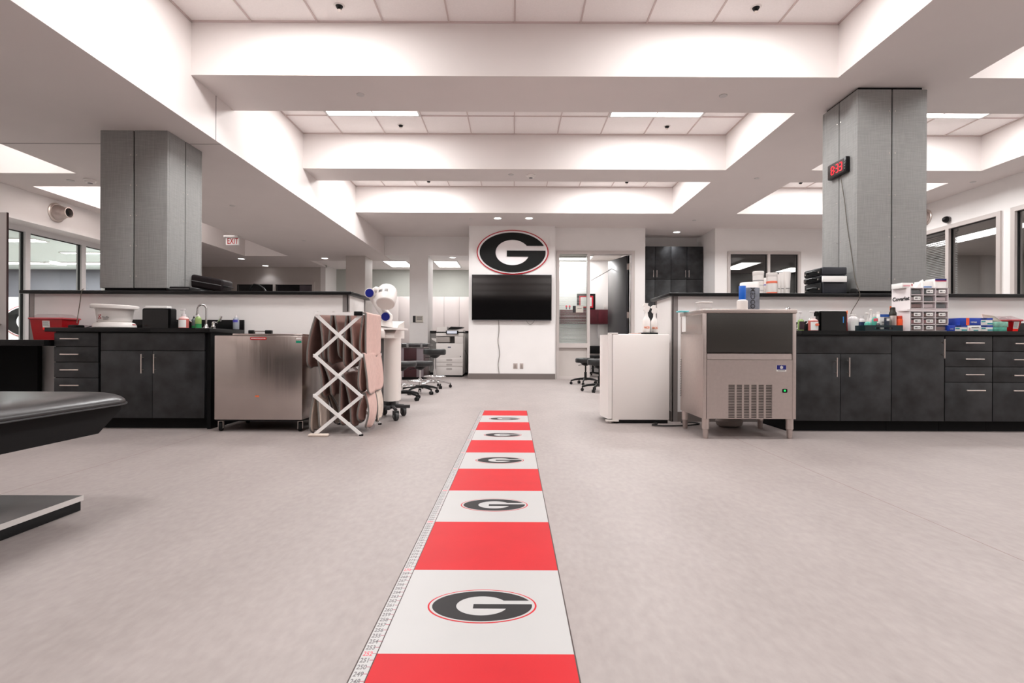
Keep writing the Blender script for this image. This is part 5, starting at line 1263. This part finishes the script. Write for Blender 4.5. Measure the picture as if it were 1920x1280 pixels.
# ---------------------------------------------------------------- things on the right counter
bottle('green hand-gel pump bottle with dark label nearest the ice machine', 1501.5, 11, 584, 5.02, M_lime, M_clearw, lab=(.08, .5), mlab=mat('dark_label', (52, 34, 44), .4))
bottle('black squeeze bottle just behind the green hand gel', 1511, 8, 602, 5.12, M_blackm, M_blackm, 'flat')
rb = bottle('pink soap pump bottle with fruit label, beside the box dispenser with blue stripe', 1524.5, 17, 583, 5.0, M_palepink, M_clearw, fill=.85, mfill=M_pinkliq, lab=(.05, .46))
x, Y = PX(1524.5, 5), 5.0; B().prism([(x+.012+.018*math.cos(a), CZ+.062+.013*math.sin(a)) for a in [2*PI*i/14 for i in range(14)]], 4.952, 4.956, 'XZ').obj('fruit_print', M_or, rb)
x = PX(1592, 5.12); r = thing('glove_pouch', 'orange and red packet tucked behind the box dispenser with blue stripe', 'packet', (x, 5.15, CZ))
B().box(x-.03, x+.028, 5.19, 5.23, CZ, PZ(1592, 589, 5.2), .004).obj('red_part', M_red, r); B().box(x-.032, x+.030, 5.188, 5.232, PZ(1592, 589, 5.2), PZ(1592, 582, 5.2), .004).obj('orange_top', mat('vivid_orange', (250, 110, 24), .4), r)
bottle('white squeeze bottle with printed label, beside the navy one', 1599.5, 18, 589, 5.05, M_clearw, M_white, 'flat', lab=(.08, .62), body_frac=.9)
bottle('clear bottle of navy blue liquid beside the dark tray', 1615.5, 12.5, 592, 5.03, M_clearw, mat('clear_cap', (216, 210, 210), .3), 'flat', fill=.72, mfill=M_navyliq, body_frac=.84)
# tray
Y = 4.86; xa, xb = PX(1622, Y), PX(1693, Y); zt_ = PZ(1657, 609.5, Y)
r = thing('supply_tray', 'dark teal tray with a cut-out handle holding assorted bottles', 'tray', ((xa+xb)/2, Y+.12, CZ))
M_tray = mat('dark_teal', (18, 40, 46), .4)
hx0, hx1, hz0, hz1 = PX(1641, Y), PX(1673, Y), CZ+.018, CZ+.036
b = B().box(xa, hx0, Y, Y+.008, CZ, zt_).box(hx1, xb, Y, Y+.008, CZ, zt_).box(hx0, hx1, Y, Y+.008, CZ, hz0).box(hx0, hx1, Y, Y+.008, hz1, zt_)
b.box(xa, xa+.008, Y+.008, Y+.25, CZ, zt_).box(xb-.008, xb, Y+.008, Y+.25, CZ, zt_).box(xa, xb, Y+.25, Y+.258, CZ, zt_).box(xa, xb, Y+.008, Y+.25, CZ, CZ+.006)
b.obj('tray_body', M_tray, r)
zT = CZ+.0065
g = 'lotion bottles in the dark tray'
bottle('teal lotion bottle at the end of the dark tray, by the navy liquid', 1627, 11, 586, 4.92, M_teal, M_white, z0=zT, body_frac=.5)
bottle('slim white pump bottle standing between the teal lotion bottles', 1633.5, 7.5, 579, 4.98, M_clearw, M_white, z0=zT)
bottle('teal lotion bottle with pink label, second in the dark tray', 1640, 10, 588, 4.92, M_teal, M_white, z0=zT, lab=(.55, .72), mlab=mat('rose_label', (214, 84, 98), .4), body_frac=.8, cap='flat')
bottle('white pump bottle behind the blue-topped box in the tray', 1647, 12, 584, 5.04, M_white, M_white, z0=zT, body_frac=.75, cap='flat')
def carton(label, px0, px1, pyt, Y, dep, z0, m, parts=(), name='carton', group=None, pyb=None, rot=0):
    xa, xb = PX(px0, Y), PX(px1, Y); zt_ = PZ((px0+px1)/2, pyt, Y)
    if pyb is not None: z0 = PZ((px0+px1)/2, pyb, Y)
    r = thing(name, label, 'box', ((xa+xb)/2, Y+dep/2, z0), group)
    B().box(xa, xb, Y, Y+dep, z0, zt_, .002).obj('box_body', m, r)
    for nm, u0, u1, v0, v1, mm in parts:
        B().box(xa+(xb-xa)*u0, xa+(xb-xa)*u1, Y-.0018, Y+.001, z0+(zt_-z0)*v0, z0+(zt_-z0)*v1).obj(nm, mm, r)
    return r, xa, xb, z0, zt_
M_bblue = mat('box_blue', (20, 60, 168), .4); M_bnavy = mat('box_navy', (24, 34, 110), .4); M_bteal = mat('box_teal', (40, 150, 156), .4)
carton('white box with a blue top band in the dark tray', 1650, 1667.5, 589, 4.93, .07, zT, M_paper, [('top_band', 0, 1, .84, 1, mat('band_blue', (30, 84, 170), .4)), ('text_line', .15, .8, .5, .55, M_grey), ('text_line', .15, .7, .38, .42, M_grey)])
carton('slim black pouch hanging over the front of the tray', 1661.5, 1668, 595, 4.875, .03, zT+.01, M_navy, [('white_patch', .1, .9, .72, .92, M_paper)], name='pouch')
bottle('small dark bottle with white cap in front of the blue-topped box', 1646.5, 7, 603, 4.885, mat('dark_bottle', (46, 44, 50), .3), M_white, 'flat', z0=zT)
x, Y = PX(1673.7, 4.92), 4.92; hh = PZ(1673, 576, Y)-zT
r = thing('spray_can', 'silver spray can with black domed cap in the dark tray', 'spray can', (x, Y, zT)); rad = 6.1*Y/F
B().lathe([(rad*.95, 0), (rad, .003), (rad, hh*.62), (rad*.96, hh*.64)], (x, Y, zT)).obj('can', M_steel2, r)
B().lathe([(rad*1.0, hh*.64), (rad*.98, hh*.76), (rad*.72, hh*.84), (rad*.68, hh*.98), (rad*.5, hh)], (x, Y, zT)).obj('cap', mat('olive_black', (34, 32, 22), .35), r)
jar(PX(1685.8, 4.92), 4.92, zT, .0275, PZ(1686, 592, 4.92)-zT, 'bright orange bottle beside the silver spray can', mat('neon_orange', (250, 92, 44), .35), mat('neon_orange_cap', (214, 62, 30), .35), .2, name='bottle', cat='bottle', neck=.8)
bottle('white bottle with orange top standing behind the silver spray can', 1671, 10, 574, 5.16, M_white, mat('vivid_orange', (250, 110, 24), .4), 'flat')
tag(B().lathe([(.05, 0), (.055, .03), (.05, .09), (.03, .11), (.02, .112)], (PX(1684, 5.2), 5.2, PZ(1684, 619, 5.2) if False else CZ), sx=1.0).obj('white_tub', M_white, None, loc=(PX(1684, 5.2), 5.2, CZ)), 'white rounded tub behind the orange bottle', 'tub')
tag(B().box(PX(1689, 4.97), PX(1699, 4.97), 5.0, 5.16, CZ+.16, CZ+.215, .02).obj('cup_dispenser', M_white, None, loc=(PX(1693, 5), 5.05, CZ+.16)), 'white curved dispenser behind the orange bottle, against the organiser', 'dispenser') if False else None
carton('maroon box standing between the tray and the drawer organiser', 1694, 1705, 602, 4.9, .05, CZ, mat('maroon_card', (112, 22, 22), .5), [])

# drawer organiser, two stacked units turned slightly
Yz = 4.82
r = thing('drawer_organiser', 'white two-tier organiser of small clear drawers under a pile of boxes', 'organiser', (PX(1742, Yz), Yz+.12, CZ))
xa, xb = PX(1707, Yz), PX(1778, Yz)
z0, z1, z2, z3 = CZ, PZ(1742, 582.5, Yz), PZ(1742, 579, Yz), PZ(1742, 539, Yz)
Mo = Matrix.Identity(4)
M_org = mat('organiser_white', (240, 232, 232), .35)
def org(a0, a1, mat_front, sub):
    t = .006; dep = .20; b = B()
    b.box(xa, xb, Yz, Yz+dep, a0, a0+t).box(xa, xb, Yz, Yz+dep, a1-t, a1).box(xa, xa+t, Yz, Yz+dep, a0, a1).box(xb-t, xb, Yz, Yz+dep, a0, a1).box(xa, xb, Yz+dep-t, Yz+dep, a0, a1)
    W_ = (xb-xa-t)/3; H_ = (a1-a0-t)/3
    for k in (1, 2): b.box(xa+k*W_, xa+k*W_+t, Yz, Yz+dep, a0, a1).box(xa, xb, Yz, Yz+dep, a0+k*H_, a0+k*H_+t)
    # flared cheek on the aisle side
    b._add([(xa, Yz, a0), (xa-.03, Yz+dep, a0), (xa-.03, Yz+dep, a1), (xa, Yz, a1), (xa+.004, Yz, a0), (xa+.004, Yz+dep, a0), (xa+.004, Yz+dep, a1), (xa+.004, Yz, a1)], [(0, 1, 2, 3), (4, 7, 6, 5), (0, 3, 7, 4), (1, 5, 6, 2), (0, 4, 5, 1), (3, 2, 6, 7)])
    b.obj('organiser_frame', M_org, r)
    for i in range(3):
        for j in range(3):
            X_, Z_ = xa+t+i*W_+.003, a0+t+j*H_+.002; w_, h_ = W_-t-.006, H_-t-.005
            d = B().box(X_, X_+w_, Yz-.004, Yz+.0, Z_, Z_+h_).box(X_, X_+w_, Yz, Yz+dep-.02, Z_, Z_+.003).obj('small_drawer', M_clear, r)
            if sub(i, j) == 'card':
                B().box(X_+w_*.18, X_+w_*.78, Yz-.006, Yz-.004, Z_+h_*.2, Z_+h_*.8).obj('name_card', M_paper, d)
                B().box(X_+w_*.26, X_+w_*.5, Yz-.0068, Yz-.0058, Z_+h_*.38, Z_+h_*.62).box(X_+w_*.58, X_+w_*.7, Yz-.0068, Yz-.0058, Z_+h_*.45, Z_+h_*.55).obj('card_text', M_grey, d)
            cm = mat_front(i, j)
            B().box(X_+.004, X_+w_-.004, Yz+.02, Yz+.15, Z_+.004, Z_+h_*.72).obj('drawer_contents', cm, d)
ROSE = mat('rose_packets', (206, 150, 150), .6); GREYP = mat('grey_packets', (112, 122, 122), .6); WP = mat('white_packets', (228, 218, 216), .6); BROWN = mat('brown_packets', (150, 122, 116), .6)
org(z0, z1, lambda i, j: ROSE if j == 1 and i < 2 else BROWN, lambda i, j: '' if (i, j) == (2, 0) else 'card')
org(z2, z3, lambda i, j: [[BROWN, WP, GREYP], [WP, GREYP, WP], [GREYP, GREYP, WP]][j][i], lambda i, j: 'card' if (i, j) in ((0, 1), (1, 2), (2, 2)) else '')
text(B(), 'Coverlet', Matrix.Translation((xa-.016, Yz+.085, z2+.075)) @ Matrix.Rotation(-PI/2-.15+PI, 4, 'Z') @ Matrix.Rotation(PI/2, 4, 'X') if False else Matrix.Translation((xa-.0165, Yz+.10, (z2+z3)/2)) @ Matrix.Rotation(-PI/2+.15, 4, 'Z') @ Matrix.Rotation(PI/2, 4, 'X'), .05, .001, .0015).obj('lettering', M_ink, r)
B().box(xa-.02, xb-.0, Yz+.01, Yz+.19, z1, z2, 0).obj('joining_strip', M_org, r)
zo = z3
carton('white and pink box on the organiser, at its lettered end', 1691, 1712, 530, 4.86, .14, zo, M_paper, [('pink_text', .1, .7, .3, .6, mat('soft_rose', (232, 176, 182), .5)), ('red_mark', .84, .92, .4, .8, M_red)])
carton('long white box on the organiser with a blue strip', 1729, 1752, 527, 4.87, .1, zo, M_paper, [('blue_strip', .1, .75, .1, .25, mat('strip_blue', (60, 110, 170), .5))])
carton('white box with navy and red top band on the organiser', 1753, 1774, 522.5, 4.85, .12, zo, M_paper, [('navy_band', 0, 1, .80, 1, M_bnavy), ('red_band', 0, 1, .72, .80, mat('band_red', (200, 30, 60), .4))])
b = B(); base = P(1721, 530, 4.92); 
b._add([(base.x-.055, 4.88, zo), (base.x+.05, 4.88, zo), (base.x+.05, 4.98, zo), (base.x-.055, 4.98, zo), (base.x-.03, 4.9, zo+.05), (base.x+.02, 4.89, zo+.085), (base.x+.04, 4.97, zo+.05), (base.x-.04, 4.96, zo+.04)], [(3, 2, 1, 0), (4, 5, 6, 7), (0, 1, 5, 4), (1, 2, 6, 5), (2, 3, 7, 6), (3, 0, 4, 7)])
tag(b.obj('packet_pile', M_paper, None, loc=(base.x, 4.93, zo)), 'crumpled white packet peaking between the boxes on the organiser', 'packet')

# glove boxes
def glove(label, px0, px1, pyt, pyb, Y, side_px=None, kind='blue'):
    mf = M_paper
    r, xa, xb, za_, zb_ = carton(label, px0, px1, pyt, Y, .13, CZ, mf, [('blue_header', 0, 1, .74, 1, M_bblue), ('header_text', .06, .5, .82, .92, M_paper), ('teal_oval', .04, .38, .42, .6, M_bteal), ('teal_stripe', .55, 1, .12, .34, M_bteal)], name='glove_box', group='glove boxes on the counter', pyb=pyb)
    if side_px is not None:
        z0_, z1_ = za_, zb_
        o = B().box(PX(side_px, Y), xa-.0005, Y, Y+.13, z0_, z1_, .002).obj('blue_side', M_bblue, r)
        if xa-PX(side_px, Y) > .1: B().box(PX(side_px, Y)+.055, PX(side_px, Y)+.083, Y-.0015, Y+.001, z0_, z1_).obj('orange_stripe', mat('stripe_orange', (246, 92, 50), .4), r)
        text(B(), 'NITRILE', face_y((PX(side_px, Y)+xa)/2+(.03 if xa-PX(side_px, Y) > .1 else 0), Y-.001, (z0_+z1_)/2-.006), .016 if xa-PX(side_px, Y) > .1 else .009, .0006, .0).obj('lettering', M_paper, r)
    return r
pyc = hor(1820)-(CZ-HC)*F/4.82
def yb_(Y): return hor(1830)-(CZ-HC)*F/Y
glove('blue and white glove box on the counter, next to the drawer organiser', 1790.5, 1813, 609.8, yb_(4.8), 4.80, 1778.5)
glove('blue and white glove box at the bottom of the stack, beside the tissue boxes', 1839.3, 1861.5, 609.8, yb_(4.8), 4.80, None)
glove('long blue glove box with an orange stripe, lying on top of the stack', 1839, 1861, 596, 609.5, 4.80, 1800)
carton('plain white supply box lying between the two bottom glove boxes', 1814, 1839, 610, 4.80, .13, CZ, M_paper, [('grey_text', .3, .85, .6, .75, M_grey), ('pink_mark', .1, .2, .2, .6, mat('soft_rose', (232, 176, 182), .5)), ('teal_text', .45, .8, .1, .25, M_bteal)], pyb=yb_(4.8))
carton('green tissue box resting on the counter beside the glove boxes', 1862.5, 1888, 613.2, 4.82, .12, CZ, mat('tissue_green', (82, 166, 146), .5, var=.3, scale=30), [], name='tissue_box', group='green tissue boxes')
r, xa, xb, za_, zb_ = carton('green tissue box on top of the other, with a tissue sticking out', 1862, 1890.5, 603, 4.82, .12, CZ, mat('tissue_green2', (128, 182, 164), .5, var=.3, scale=30), [], name='tissue_box', group='green tissue boxes', pyb=612.9)
b = B(); ti = [(PX(1858, 4.86), 4.86, zb_), (PX(1884, 4.86), 4.88, zb_), (PX(1863, 4.86), 4.86, zb_+.055), (PX(1847, 4.86), 4.9, zb_+.075), (PX(1850, 4.86), 4.9, zb_+.03)]
b._add([PXY for PXY in ti], [(0, 1, 2, 3, 4)]); o = b.obj('tissue', mat('tissue_peach', (240, 214, 206), .8), r); md = o.modifiers.new('t', 'SOLIDIFY'); md.thickness = .002

# ---------------------------------------------------------------- on the right ledge
LZ = LEDGE+.0005
g = 'white tubs and tubes on the ledge'
def ltub(label, px0, px1, pyt, Y, band=(), cap=.16, name='supplement_tub'):
    return jar(PX((px0+px1)/2, Y), Y, LZ, (px1-px0)/2*Y/F, PZ((px0+px1)/2, pyt, Y)-LZ, label, M_white, M_white, cap, band, name, 'tub', g)
ltub('tall white tub with grey print on the ledge, nearest the office side', 1411.5, 1430.5, 509, 5.5, [(.2, .25, M_lgrey), (.45, .5, M_lgrey), (.7, .74, M_grey)])
ltub('small white jar with violet lines between the two big tubs on the ledge', 1431, 1440, 521, 5.62, [(.1, .16, mat('violet_label', (82, 78, 176), .4)), (.7, .76, mat('violet_label', (82, 78, 176), .4))])
ltub('white tub with two orange stripes on the ledge', 1437, 1456, 512, 5.48, [(.04, .14, M_or), (.62, .74, M_or)])
for k, (pxc, top, lab) in enumerate(((1459, 514, 'nearest the orange-striped tub'), (1465, 511, 'in the middle of the three'), (1474.5, 508.5, 'largest and outermost of the three'))):
    Y = 5.5+.05*k; x = PX(pxc, Y); w0 = (4.0, 4.5, 6.5)[k]*Y/F; zt_ = PZ(pxc, top, Y)
    r = thing('cream_tube', 'white squeeze tube standing on its cap on the ledge, %s' % lab, 'tube', (x, Y, LZ), g)
    b = B(); n = 20; hh = zt_-LZ; rings = []
    for s_, kx, ky in ((.12, .85, .85), (.3, .95, .8), (.6, 1.05, .5), (.9, 1.2, .12), (1.0, 1.22, .08)):
        rings.append([(x+math.cos(2*PI*i/n)*w0*kx, Y+math.sin(2*PI*i/n)*w0*ky, LZ+hh*s_) for i in range(n)])
    vs = [v for q in rings for v in q]; fs = [(a*n+i, a*n+(i+1) % n, (a+1)*n+(i+1) % n, (a+1)*n+i) for a in range(4) for i in range(n)]+[tuple(range(n))[::-1], tuple(range(4*n, 5*n))]
    b._add(vs, fs); b.obj('tube_body', M_white, r)
    B().cyl((x, Y, LZ), (x, Y, LZ+hh*.12), w0*.85, n=20).obj('cap', M_white, r)
    b = B().box(x-w0*.5, x+w0*.5, Y-w0*.85, Y-w0*.6, LZ+hh*.3, LZ+hh*.32); b.obj('print', M_grey, r)
# stack of three black cases
def case(label, px0, pxm, px1, pyt, pyb, Y, soft=0):
    x0_, xm_, x1_ = PX(px0, Y+.25), PX(pxm, Y), PX(px1, Y); z0_, z1_ = PZ(pxm, pyb, Y), PZ(pxm, pyt, Y)
    r = thing('equipment_case', label, 'case', ((x0_+x1_)/2, Y+.15, z0_), 'black cases stacked on the ledge')
    M0 = Matrix.Identity(4)
    B().box(xm_, x1_, Y, Y+.34, z0_+.001, z1_-.001, .012, seg=3).obj('case_shell', mat('case_navy', (32, 34, 42), .5), r)
    o = B().box(xm_-.012, xm_, Y+.02, Y+.32, z0_+.012, z1_-.012, .003).obj('case_end', M_blackm, r)
    zc_ = (z0_+z1_)/2
    B().tube([(xm_-.012, Y+.09, zc_), (xm_-.035, Y+.11, zc_+.005), (xm_-.035, Y+.23, zc_+.005), (xm_-.012, Y+.25, zc_)], .010, n=8).obj('handle', M_black, r)
    for yy in (Y+.05, Y+.29): B().box(xm_-.017, xm_-.012, yy-.007, yy+.007, zc_-.018, zc_-.002, .002).obj('latch', M_nick, r)
Yk = 5.34; zz0 = LEDGE+.0005; py_l = hor(1548)-(zz0-HC)*F/Yk
case('black equipment case with latches, at the bottom of the stack on the ledge', 1506, 1543, 1588, 527, py_l, Yk)
case('black equipment case with latches and papers beside it, in the middle of the stack', 1506, 1541, 1538+48, 515, 526.8, Yk)
case('black equipment case with latches, topmost of the stack on the ledge', 1506, 1542, 1588, 500, 514.8, Yk)
zA, zB2 = PZ(1560, 528.5, 5.33), PZ(1560, 517.5, 5.33)
tag(B().box(PX(1542, 5.32), PX(1587, 5.32), 5.315, 5.336, zA, zB2, .002).obj('paper_folder', M_paper, None, loc=(PX(1564, 5.32), 5.325, zA)), 'thick white folder at the middle case of the black stack', 'folder')
x = PX(1597, 5.30); tag(B().lathe([(.045, 0), (.052, .02), (.045, .04), (.02, .05)], (x+.005, 5.29, LZ), sx=1.0, sy=.4).obj('headphone_pouch', M_black, None, loc=(x, 5.29, LZ)), 'small black pouch between the case stack and the column', 'pouch')

# clock on the column with its cord
Y0, Y1 = 5.42, 5.74; z0, z1 = 2.575, 2.735
r = thing('digital_clock', 'black wall clock showing 8:33 in red digits on the grey column', 'clock', (3.45, 5.58, z0))
B().box(3.425, 3.469, Y0, Y1, z0, z1, .008).obj('clock_case', M_black, r)
B().box(3.423, 3.427, Y0+.035, Y1-.012, z0+.012, z1-.012).obj('clock_face', mat('smoked_lens', (22, 8, 8), .2), r)
SEG = {'8': 'abcdefg', '3': 'abgcd'}
def digit(b, ch, yc, zc, w_, h_):
    t = .0075
    S_ = {'a': (-w_/2, w_/2, h_/2, 'h'), 'g': (-w_/2, w_/2, 0, 'h'), 'd': (-w_/2, w_/2, -h_/2, 'h'), 'f': (-w_/2, 0, h_/2, 'v'), 'b': (w_/2, 0, h_/2, 'v'), 'e': (-w_/2, -h_/2, 0, 'v'), 'c': (w_/2, -h_/2, 0, 'v')}
    for s_ in SEG[ch]:
        p = S_[s_]
        if p[3] == 'h': b.box(3.4195, 3.4235, yc-w_/2+t*.6, yc+w_/2-t*.6, zc+p[2]-t/2, zc+p[2]+t/2)
        else:
            yy = yc-p[0]; b.box(3.4195, 3.4235, yy-t/2, yy+t/2, zc+p[1]+t*.6, zc+p[2]-t*.6)
b = B(); zc_ = (z0+z1)/2
digit(b, '8', 5.645, zc_, .042, .082); digit(b, '3', 5.566, zc_, .042, .082); digit(b, '3', 5.505, zc_, .042, .082)
for dz in (-.018, .018): b.box(3.4195, 3.4235, 5.600, 5.610, zc_+dz-.005, zc_+dz+.005)
b.obj('clock_digits', mat('led_red', (255, 24, 40), .4, emit=1.6), r)
b = B()
for dz in (-.04, -.013, .013, .04): b.box(3.420, 3.4235, Y0+.014, Y0+.026, zc_+dz-.006, zc_+dz+.006)
b.obj('clock_icon', M_grey, r)
cable('thin_cord', 'thin dark cord running from the red clock down the column to the counter', [(3.455, 5.56, 2.58), (3.46, 5.50, 2.3), (3.462, 5.45, 2.0), (3.463, 5.38, 1.7), (3.452, 5.31, 1.45), (3.455, 5.255, 1.33), (3.455, 5.248, 1.25), (3.40, 5.28, 1.12), (3.37, 5.27, 1.03)], .0035, M_cordg)
x = PX(1603, 5.3)
